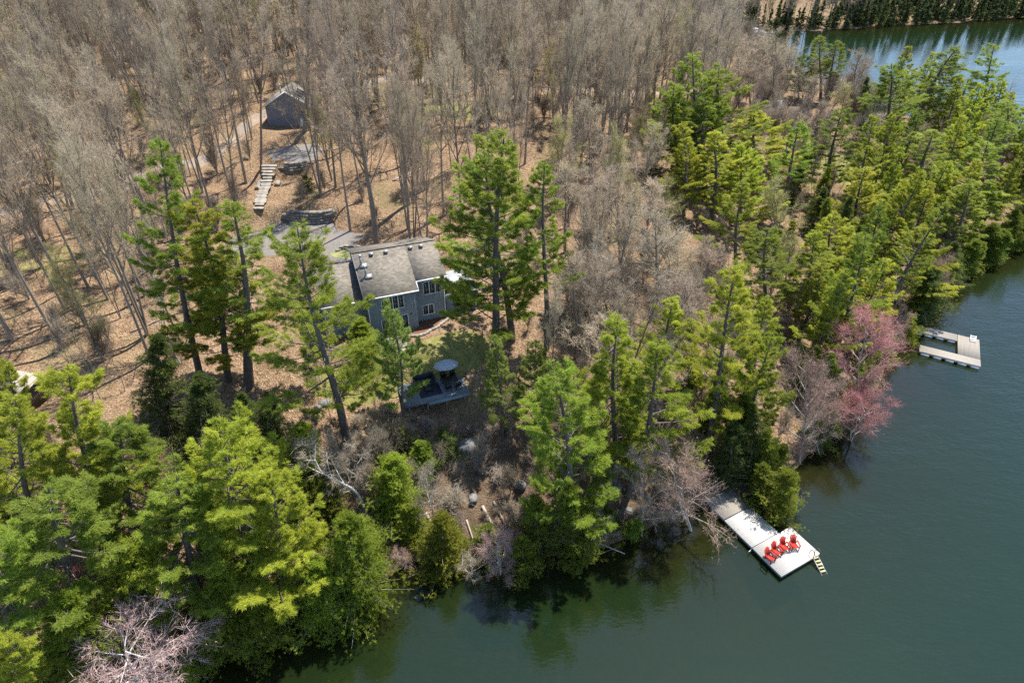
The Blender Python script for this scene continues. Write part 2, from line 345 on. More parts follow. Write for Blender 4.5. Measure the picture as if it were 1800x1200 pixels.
# ------------------------------------------------------------------ ground and water sheets
def axis(lo, hi, a, b, fine, grow=1.09):
    xs = list(np.arange(a, b, fine)); s = fine
    while xs[-1] < hi: s *= grow; xs.append(xs[-1]+s)
    s = fine
    while xs[0] > lo: s *= grow; xs.insert(0, xs[0]-s)
    return np.array(xs)
GX, GY = axis(-1500, 900, -62, 100, .8), axis(-60, 2200, 18, 130, .8)
XX, YY = np.meshgrid(GX, GY)
ZZ = height(XX, YY); DD = sdist(XX, YY)
def grid_mesh(name, xs, ys, Z, attrs, m, smooth=True):
    X, Y = np.meshgrid(xs, ys); nx, ny = len(xs), len(ys)
    i = np.arange((ny-1))[:, None]*nx + np.arange(nx-1)[None]
    f = np.stack([i, i+1, i+nx+1, i+nx], -1).reshape(-1, 4)
    b = MB(); b.add(np.stack([X, Y, Z], -1).reshape(-1, 3), f)
    me = b.mesh(name, m, smooth)
    for k, a in attrs.items(): me.attributes.new(k, 'FLOAT', 'POINT').data.foreach_set('value', np.asarray(a, float).ravel())
    return me
GRASS = [(-6.5, 58.3, 5.0, 2.6, 20, 1.0), (-15.5, 55, 5.5, 3.2, 10, .75), (63, 118, 7, 12, 20, .9), (57, 138, 8, 6, 0, .6), (-22, 126, 14, 9, 0, .5), (-10, 120, 9, 5, 0, .7), (-58, 72, 10, 4, 10, .5), (-30.5, 79.5, 3, 1.6, 0, .0)]
gw = np.zeros_like(XX)
for cx, cy, rx, ry, an, w in GRASS:
    c, s = math.cos(R(an)), math.sin(R(an)); q = np.hypot(((XX-cx)*c+(YY-cy)*s)/rx, (-(XX-cx)*s+(YY-cy)*c)/ry)
    gw = np.maximum(gw, w*(1-sm(.6, 1.3, q)))
bankw = (1-sm(8, 16, DD))*.95*sm(-14, -4, XX)*(1-sm(12, 26, XX)) + (1-sm(0, 2.5, DD))*.6
tag(obj('ground', grid_mesh('ground', GX, GY, ZZ, {'grass': gw, 'bank': np.clip(bankw, 0, 1)}, M['ground'])), 'leaf littered forest floor sloping down to the lake', kind='structure')
WXs, WYs = axis(-120, 900, -60, 120, 2., 1.12), axis(-120, 700, -20, 260, 2., 1.12)
WXm, WYm = np.meshgrid(WXs, WYs)
tag(obj('lake_water', grid_mesh('lake_water', WXs, WYs, np.zeros_like(WXm), {'shore': np.clip(-sdist(WXm, WYm), 0, 100)}, M['water'])), 'dark green lake with small wind ripples', kind='structure')
def path_sheet(name, pts, wid, m, label, lift=.05):
    pts = np.array(pts, float); t = np.linspace(0, len(pts)-1, 12*(len(pts)-1)+1)
    cx = np.interp(t, range(len(pts)), pts[:, 0]); cy = np.interp(t, range(len(pts)), pts[:, 1]); w = np.interp(t, range(len(pts)), wid)
    for _ in range(6):
        cx[1:-1] = (cx[:-2]+cx[1:-1]*2+cx[2:])/4; cy[1:-1] = (cy[:-2]+cy[1:-1]*2+cy[2:])/4
    tx, ty = np.gradient(cx), np.gradient(cy); l = np.hypot(tx, ty); nx, ny = -ty/l, tx/l
    k = 11; o = np.linspace(-.5, .5, k); jit = 1 + .12*np.sin(np.arange(len(t))*.9) + .08*np.sin(np.arange(len(t))*2.3)
    X = cx[:, None] + nx[:, None]*o[None]*(w*jit)[:, None]; Y = cy[:, None] + ny[:, None]*o[None]*(w*jit)[:, None]
    Z = height(X, Y) + lift; Z[:, 0] -= .25; Z[:, -1] -= .25
    i = np.arange(len(t)-1)[:, None]*k + np.arange(k-1)[None]
    b = MB(); b.add(np.stack([X, Y, Z], -1).reshape(-1, 3), np.stack([i, i+1, i+k+1, i+k], -1).reshape(-1, 4))
    return tag(b.build(name, m, smooth=True), label, kind='structure')
def pad_sheet(name, cx, cy, rx, ry, an, m, label, lift=.05):
    b = MB(); nr, na = 9, 56; c, s_ = math.cos(R(an)), math.sin(R(an)); X = []; Y = []
    for i in range(nr+1):
        for j in range(na):
            t = 2*math.pi*j/na; k = i/nr*(1+.10*math.sin(3*t+cx)+.07*math.sin(7*t)+.05*math.sin(13*t+1)); lx, ly = rx*k*math.cos(t), ry*k*math.sin(t)
            X.append(cx+lx*c-ly*s_); Y.append(cy+lx*s_+ly*c)
    X, Y = np.array(X), np.array(Y); Z = height(X, Y)+lift; Z[-na:] -= .2
    f = [[i*na+j, (i+1)*na+j, (i+1)*na+(j+1) % na, i*na+(j+1) % na] for i in range(nr) for j in range(na)]
    b.add(np.stack([X, Y, Z], 1), f); return tag(b.build(name, m, smooth=True), label, kind='structure')
pad_sheet('driveway', -28.5, 80.2, 9.2, 5.0, 4, M['gravel'], 'grey gravel parking area behind the blue house')
pad_sheet('patio', -32.8, 101.3, 4.4, 3.9, 4, M['gravel'], 'flat gravel terrace in front of the garage')
path_sheet('driveway_spur', [(-24, 78.5), (-20.5, 75.5), (-16.5, 73.6)], [5, 4.2, 3], M['gravel'], 'grey gravel lane curving behind the house', .06)
path_sheet('gravel_road', [(-95, 62), (-78, 74), (-66, 82), (-52, 92), (-44, 101), (-43, 112), (-34, 128), (-18, 134), (4, 134), (28, 150), (52, 172)], [2.7]*11, M['road'], 'pale gravel road winding through the bare trees')
# ------------------------------------------------------------------ tree prototypes: each is (trunk mesh, crown mesh, height, radius)
def unit(v): return v/(np.linalg.norm(v, axis=-1, keepdims=True)+1e-9)
def blades(mb, pos, d, rng, k, L, W, up, spread, tint, jit=.06):
    """k thin pointed blades fanning out of each tuft"""
    n = len(pos)
    if not n: return
    p = np.repeat(pos, k, 0) + rng.normal(0, jit, (n*k, 3))
    dd = unit(np.repeat(d, k, 0)*.7 + np.array([0, 0, up]) + rng.normal(0, spread, (n*k, 3)))
    ln = L*rng.uniform(.65, 1.35, (n*k, 1)); sd = unit(np.cross(dd, rng.normal(0, 1, (n*k, 3))))*W*.5
    t = np.stack([p-sd, p+sd, p+dd*ln], 1)
    mb.tris(t, np.clip(np.repeat(tint, k) + rng.normal(0, .13, n*k), 0, 1))
def ribbons(mb, p, q, w, rng, tint):
    d = q-p; s = unit(np.cross(d, rng.normal(0, 1, d.shape)))*w*.5
    mb.tris(np.stack([p-s, p+s, q], 1), tint)

def pine(seed, H=22., R_=3.6, cb=.32, dens=1., m='pine', lean=0., wind=0., k=22):
    rng = np.random.default_rng(seed); T = MB(); C = MB()
    zs = np.linspace(-.6, H, 12); s = zs.clip(0)/H
    bx = .25*np.sin(s*5+seed) + lean*s*s; by = .2*np.sin(s*4+seed*2)
    tr = np.stack([bx, by, zs], 1); T.chain(tr, .30*(H/22)*(1-.93*s)+.015, 7)
    z = cb*H; pos, dr, tn = [], [], []
    sect = rng.uniform(.5, 1.3, 7)
    while z < H*.985:
        f = min(1, max(0, (z/H-cb)/(1-cb))); nb = rng.integers(3, 6)
        a0 = rng.uniform(0, 6.28); wl = rng.uniform(.7, 1.12)
        for j in range(nb):
            if rng.random() < .12: continue
            a = a0 + j*6.283/nb + rng.normal(0, .2)
            sh = (1-f)**.6*(.7+.3*min(1, f/.25))*1.12 + .05
            L = R_*sh*wl*rng.uniform(.65, 1.15)*sect[int(a/6.2832*7) % 7]*(1+.35*wind*math.cos(a))
            if L < .25: L = .25
            el = R(rng.uniform(-4, 14) + 48*f**2.2)
            c0 = np.array([np.interp(z, zs, bx), np.interp(z, zs, by), z]); hd = np.array([math.cos(a), math.sin(a), 0.])
            n = 6; u = np.linspace(0, 1, n)
            pts = c0 + np.outer(u*L*math.cos(el), hd); pts[:, 2] += L*math.sin(el)*u - .10*L*np.sin(u*3.1) + .22*L*u**3
            pts[:, :2] += (np.outer(u*u*rng.normal(0, .12)*L, [-hd[1], hd[0]]))
            T.chain(pts, (.012+.016*L)*(1-.85*u), 3)
            sd = np.array([-hd[1], hd[0], 0])
            # side sprays, flat and slightly raised at their ends
            nn = max(3, int(L/.135*dens)); ts = rng.uniform(.40, 1.0, nn)
            sg = np.where(np.arange(nn) % 2, 1, -1.)
            lat = (.52*L*(1.08-ts)+.24)*rng.uniform(.5, 1.1, nn)
            base = np.stack([np.interp(ts, u, pts[:, i]) for i in range(3)], 1)
            dirs = unit(hd*.75 + sd*sg[:, None]*rng.uniform(.5, 1.1, (nn, 1)) + np.array([0, 0, .12]))
            mt = max(2, int(2.4*dens+.6*L))
            w = rng.uniform(.15, 1.0, (nn, mt))
            q = base[:, None] + dirs[:, None]*(lat[:, None]*w)[..., None]; q[..., 2] += .16*lat[:, None]*w**2
            q = q.reshape(-1, 3); pos.append(q); dr.append(np.repeat(dirs, mt, 0))
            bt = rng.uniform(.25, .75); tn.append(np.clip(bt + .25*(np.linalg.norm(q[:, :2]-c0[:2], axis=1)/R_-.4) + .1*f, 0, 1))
            pos.append(pts[-1:]); dr.append(hd[None]); tn.append(np.array([.8]))
        z += rng.uniform(.55, 1.15)*(H/22)**.5*(1.15-.45*f)
    pos.append(np.array([[bx[-1], by[-1], H-.1]])); dr.append(np.array([[0, 0, 1.]])); tn.append(np.array([.7]))
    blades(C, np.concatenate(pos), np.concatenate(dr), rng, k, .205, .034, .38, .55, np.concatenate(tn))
    return T.mesh('pine_trunk', M['bark_pine'], True), C.mesh('pine_crown', M[m]), H, R_*1.02

def cedar(seed, H=9., R_=2.2, m='cedar', power=.62, n=2600, droop=.0, base=.02, k=10, L=.2, W=.058, lobes=13):
    rng = np.random.default_rng(seed); T = MB(); C = MB()
    zs = np.linspace(-.5, H*.96, 7); T.chain(np.stack([.12*np.sin(zs), .1*np.cos(zs*1.3), zs], 1), .14*(H/9)*(1-.9*zs.clip(0)/H)+.01, 6)
    # the crown is made of many boughs, each a clump of sprays
    nb = int(n/26*1.15); s = rng.uniform(0, 1, nb)**1.25; a = rng.uniform(0, 6.2832, nb)
    lob = 1 + .28*np.sin(a*3+s*9+seed) + .2*np.sin(a*5-s*13+seed*2)
    rr = R_*((1-s)**power+.03)*lob*rng.choice([1, 1, 1, .6], nb)*rng.uniform(.66, 1.15, nb)
    zc = H*(base+(1-base)*s)
    tip = np.stack([np.cos(a)*rr, np.sin(a)*rr, zc + rr*(.22-droop)], 1); root = np.stack([.1*np.cos(a), .1*np.sin(a), zc-.25*rr*(1-droop)], 1)
    for i in range(nb):
        u = np.linspace(0, 1, 3); T.chain(root[i]+np.outer(u, tip[i]-root[i]), (.012+.010*rr[i])*(1-.8*u), 3)
    per = 26; w = rng.uniform(.25, 1.0, (nb, per)); q = root[:, None] + (tip-root)[:, None]*w[..., None]
    sz = (.16+.17*rr)[:, None, None]*np.array([1, 1, .55 if droop < .15 else .35])
    q = q + np.clip(rng.normal(0, 1, (nb, per, 3)), -1.5, 1.5)*sz*(1.05-.55*w[..., None])
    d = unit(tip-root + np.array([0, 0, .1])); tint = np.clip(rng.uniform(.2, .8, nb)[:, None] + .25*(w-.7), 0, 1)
    ok = q.reshape(-1, 3)[:, 2] > .03*H
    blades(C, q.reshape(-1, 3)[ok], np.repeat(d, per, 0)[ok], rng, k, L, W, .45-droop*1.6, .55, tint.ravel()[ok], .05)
    return T.mesh('cedar_trunk', M['bark'], True), C.mesh('cedar_crown', M[m]), H, R_*1.05

def bare(seed, H=21., spread=.30, start=.40, nl=15, nb=8, nt=9, nf=5, up=.55, m='twig', bark='bark', forks=1, tw=.026, trunk_r=.0105, wob=.35, buds=0, limb_el=(36, 68), fine=.5, lod=False):
    rng = np.random.default_rng(seed); T = MB(); C = MB()
    tips = []
    stems = []
    for fk in range(forks):
        az = rng.uniform(0, 6.28); off = 0 if forks == 1 else rng.uniform(.05, .13)*H
        zs = np.linspace(-.5, H*(.93 if fk == 0 else rng.uniform(.75, .92)), 10); s = zs.clip(0)/H
        wx = wob*np.sin(s*6+rng.uniform(0, 6))*s + off*math.cos(az)*s**.8*1.3; wy = wob*np.cos(s*5+rng.uniform(0, 6))*s + off*math.sin(az)*s**.8*1.3
        pts = np.stack([wx, wy, zs], 1); r = H*trunk_r*(1-.9*s)*(1 if fk == 0 else .8)+.012
        T.chain(pts, r, 5 if lod else 7); stems.append((pts, r))
    P1, P2, tt = [], [], []; F1, F2, ft = [], [], []
    for pts, r in stems:
        for i in range(nl):
            f = start + (1-start)*((i+rng.uniform(.1, .9))/nl)
            o = np.array([np.interp(f*pts[-1, 2], pts[:, 2], pts[:, c]) for c in range(3)])
            a = i*2.4+rng.normal(0, .5); g = (f-start)/(1-start)
            L = spread*H*(1.05-.62*g)*rng.uniform(.6, 1.15)
            el = R(rng.uniform(*limb_el))+.25*g
            hd = np.array([math.cos(a)*math.cos(el), math.sin(a)*math.cos(el), math.sin(el)])
            n = 5; u = np.linspace(0, 1, n); bend = rng.normal(0, .12, 3)*L
            lp = o + np.outer(u*L, hd) + np.outer(u*u, bend) + np.outer(u*u*L*up*.35, [0, 0, 1])
            T.chain(lp, (.022+.0125*L)*(1-.85*u), 3 if lod else 4)
            for j in range(nb):
                t = rng.uniform(.18, 1.0); bo = np.array([np.interp(t, u, lp[:, c]) for c in range(3)])
                bd = unit(hd + rng.normal(0, .55, 3) + np.array([0, 0, up*.6])); bl = L*.5*(1.15-t)*rng.uniform(.6, 1.2)+.5
                v = np.linspace(0, 1, 3); bp = bo + np.outer(v*bl, bd) + np.outer(v*v*bl*.25, rng.normal(0, .6, 3)+[0, 0, up])
                C.chain(bp, (.014+.0105*bl)*(1-.8*v), 3, tint=.25)
                tp = rng.uniform(.15, 1, nt); q = np.stack([np.interp(tp, v, bp[:, c]) for c in range(3)], 1)
                td = unit(bd + rng.normal(0, .6, (nt, 3)) + np.array([0, 0, up*.5])); tl = rng.uniform(.5, 1.3, (nt, 1))*(.55+.25*bl)
                e = q + td*tl; P1.append(q); P2.append(e); tt.append(rng.uniform(.2, .75, nt))
                if nf:
                    w = rng.uniform(.2, 1, (nt, nf, 1)); fo = q[:, None]+(e-q)[:, None]*w
                    fd = unit(td[:, None]+rng.normal(0, .65, (nt, nf, 3))+np.array([0, 0, up*.4]))
                    fe = fo + fd*rng.uniform(.5, 1.4, (nt, nf, 1))*fine
                    F1.append(fo.reshape(-1, 3)); F2.append(fe.reshape(-1, 3)); ft.append(rng.uniform(.35, 1, nt*nf))
    P1, P2, tt = np.concatenate(P1), np.concatenate(P2), np.concatenate(tt)
    ribbons(C, P1, P2, tw*1.25, rng, tt*.6 if buds else tt)
    if nf:
        F1, F2, ft = np.concatenate(F1), np.concatenate(F2), np.concatenate(ft)
        ribbons(C, F1, F2, tw*.85, rng, ft*.45 if buds else ft)
        if buds:
            sel = rng.random(len(F2)) < buds*.7
            blades(C, F2[sel], unit(F2[sel]-F1[sel]), rng, 2, .10, .055, .2, .7, np.full(sel.sum(), .9), .04)
    rad = np.percentile(np.hypot(P2[:, 0], P2[:, 1]), 96)
    return T.mesh('bare_trunk', M[bark], True), C.mesh('bare_crown', M[m]), H, rad

PR = {}
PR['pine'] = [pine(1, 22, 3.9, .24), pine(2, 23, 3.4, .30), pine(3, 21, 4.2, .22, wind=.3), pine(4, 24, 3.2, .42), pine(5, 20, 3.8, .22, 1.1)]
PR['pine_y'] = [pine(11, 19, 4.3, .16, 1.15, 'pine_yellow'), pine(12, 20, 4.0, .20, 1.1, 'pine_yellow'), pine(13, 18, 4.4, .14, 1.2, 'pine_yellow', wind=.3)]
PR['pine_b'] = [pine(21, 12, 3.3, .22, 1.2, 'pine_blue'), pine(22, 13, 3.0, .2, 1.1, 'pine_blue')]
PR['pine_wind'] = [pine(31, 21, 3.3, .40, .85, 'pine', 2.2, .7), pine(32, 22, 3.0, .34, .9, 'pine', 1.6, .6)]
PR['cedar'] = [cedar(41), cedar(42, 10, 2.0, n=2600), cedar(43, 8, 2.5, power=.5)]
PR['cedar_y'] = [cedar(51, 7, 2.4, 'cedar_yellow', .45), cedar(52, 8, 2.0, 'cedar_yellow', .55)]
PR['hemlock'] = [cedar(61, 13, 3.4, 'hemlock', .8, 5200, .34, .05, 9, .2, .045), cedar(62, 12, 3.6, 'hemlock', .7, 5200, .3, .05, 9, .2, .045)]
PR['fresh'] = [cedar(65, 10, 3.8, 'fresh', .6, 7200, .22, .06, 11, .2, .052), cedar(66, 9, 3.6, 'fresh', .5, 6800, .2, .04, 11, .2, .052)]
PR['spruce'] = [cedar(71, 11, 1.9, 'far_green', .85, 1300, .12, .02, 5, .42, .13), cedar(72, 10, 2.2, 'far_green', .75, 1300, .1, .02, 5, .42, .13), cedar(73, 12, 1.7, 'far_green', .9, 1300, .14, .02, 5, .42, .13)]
PR['bare'] = [bare(81), bare(82, 22, .30, .40, forks=2, nl=10), bare(83, 20, .38, .34), bare(84, 23, .27, .48, nl=13), bare(85, 19, .34, .34, forks=3, nl=7), bare(86, 21, .32, .42, m='twig_dark')]
PR['bare_green'] = [bare(88, 15, .30, .25, m='twig_green', nf=7), bare(89, 13, .34, .2, forks=2, nl=9, m='twig_green', nf=7)]
PR['bare_pale'] = [bare(91, 12, .42, .22, nl=13, m='twig_pale', bark='bark_pale', up=.35, limb_el=(5, 50)), bare(92, 11, .45, .2, forks=2, nl=9, m='twig_pale', bark='bark_pale', up=.3, limb_el=(0, 50))]
PR['thicket'] = [bare(93, 8, .5, .08, nl=9, forks=3, m='twig_dark', up=.3, limb_el=(5, 60)), bare(94, 7, .55, .08, nl=9, forks=3, m='twig', up=.3, limb_el=(5, 60))]
PR['red'] = [bare(95, 10, .42, .2, nl=14, m='twig_red', bark='bark_pale', up=.4, limb_el=(10, 55), buds=.45), bare(96, 9, .46, .16, forks=2, nl=9, m='twig_red', bark='bark_pale', up=.4, limb_el=(10, 55), buds=.5)]
PR['dome'] = [bare(105, 6, .85, .12, nl=20, nb=9, nt=9, nf=4, m='twig_pink', bark='birch', up=.12, limb_el=(2, 40), buds=.25, tw=.028, trunk_r=.016)]
PR['bare_big'] = [bare(106, 22, .30, .42, forks=2, nl=12, trunk_r=.0165)]
PR['rust'] = [bare(97, 11, .38, .2, nl=14, m='twig_rust', bark='bark_pale', up=.4, limb_el=(10, 55), buds=.3), bare(98, 10, .44, .18, forks=2, nl=9, m='twig_rust', bark='bark_pale', up=.3, limb_el=(0, 50), buds=.25)]
PR['birch'] = [bare(99, 13, .26, .45, nl=9, nb=5, nt=7, nf=4, m='twig_pale', bark='birch', trunk_r=.009, wob=1.1)]
PR['shrub'] = [cedar(101, 2.2, 1.5, 'fresh', .35, 800, .05, .0, 6, .16, .07), cedar(102, 1.9, 1.6, 'cedar', .35, 800, .05, .0, 6, .16, .07)]
PR['brush'] = [bare(103, 3.0, .5, .05, nl=6, nb=4, nt=6, nf=4, forks=4, m='twig_pale', bark='bark_pale', up=.5, trunk_r=.008, tw=.02, fine=.35), bare(104, 2.6, .55, .05, nl=6, nb=4, nt=6, nf=4, forks=4, m='twig_dark', up=.4, trunk_r=.008, tw=.02, fine=.35)]
NAMES = {'pine': ('pine_tree', 'tree'), 'pine_y': ('pine_tree', 'tree'), 'pine_b': ('pine_tree', 'tree'), 'pine_wind': ('pine_tree', 'tree'),
         'cedar': ('cedar_tree', 'tree'), 'cedar_y': ('cedar_tree', 'tree'), 'hemlock': ('hemlock_tree', 'tree'), 'fresh': ('evergreen_tree', 'tree'),
         'spruce': ('spruce_tree', 'tree'), 'bare': ('bare_tree', 'tree'), 'bare_green': ('budding_tree', 'tree'), 'bare_pale': ('bare_tree', 'tree'),
         'thicket': ('bare_thicket', 'shrub'), 'red': ('maple_tree', 'tree'), 'rust': ('maple_tree', 'tree'), 'dome': ('maple_tree', 'tree'), 'bare_big': ('bare_tree', 'tree'), 'birch': ('birch_tree', 'tree'),
         'shrub': ('shrub', 'shrub'), 'brush': ('bare_shrub', 'shrub')}
PLACED = []
def plant(kind, base, h, rad, lean=(0, 0), label='', group=None, var=None, spin=None):
    tr, cr, H, Rr = PR[kind][(random.randrange(len(PR[kind])) if var is None else var % len(PR[kind]))]
    nm, cat = NAMES[kind]
    o = thing(nm, tuple(base), 0, label, cat, group)
    up = Vector((lean[0], lean[1], h)).normalized(); q = Vector((0, 0, 1)).rotation_difference(up) @ Quaternion((0, 0, 1), random.uniform(0, 6.283) if spin is None else spin)
    o.rotation_mode = 'QUATERNION'; o.rotation_quaternion = q
    s = rad/Rr; o.scale = (s, s, math.sqrt(h*h+lean[0]**2+lean[1]**2)/H)
    obj('trunk', tr, o); obj('crown', cr, o)
    PLACED.append((base[0], base[1], rad, kind))
    return o
HLOG = []
def hero(kind, b, t, wpx, label, var=None, group=None, yl=0, hmax=29):
    """b: foot, t: tip as seen from the drone; the foot is put on the ground, the tip gives height and lean"""
    p = hit(*b); r = ray(*t); ty = p[1] + yl; s = ty/r[1]
    top = np.array([r[0]*s, ty, CAM_H + r[2]*s]); h = top[2]-p[2]; lx = top[0]-p[0]
    k = min(1, hmax/max(h, 1)); h = max(h*k, 2.0); lx = max(-.45*h, min(.45*h, lx*k))
    d = px((p[0]+lx*.6, p[1]+yl*.6, p[2]+h*.6))[2]
    if kind.startswith('pine'): wpx = wpx*(1.3 if b[0] < 980 else 1.42 if b[0] < 1400 else 1.25)
    HLOG.append((kind, b, round(h, 1), round(lx, 1), round(wpx*d/FPX/2, 1), round(p[2], 1)))
    return plant(kind, (p[0], p[1], p[2]-.05), h, wpx*d/FPX/2, (lx, yl), label, group, var)
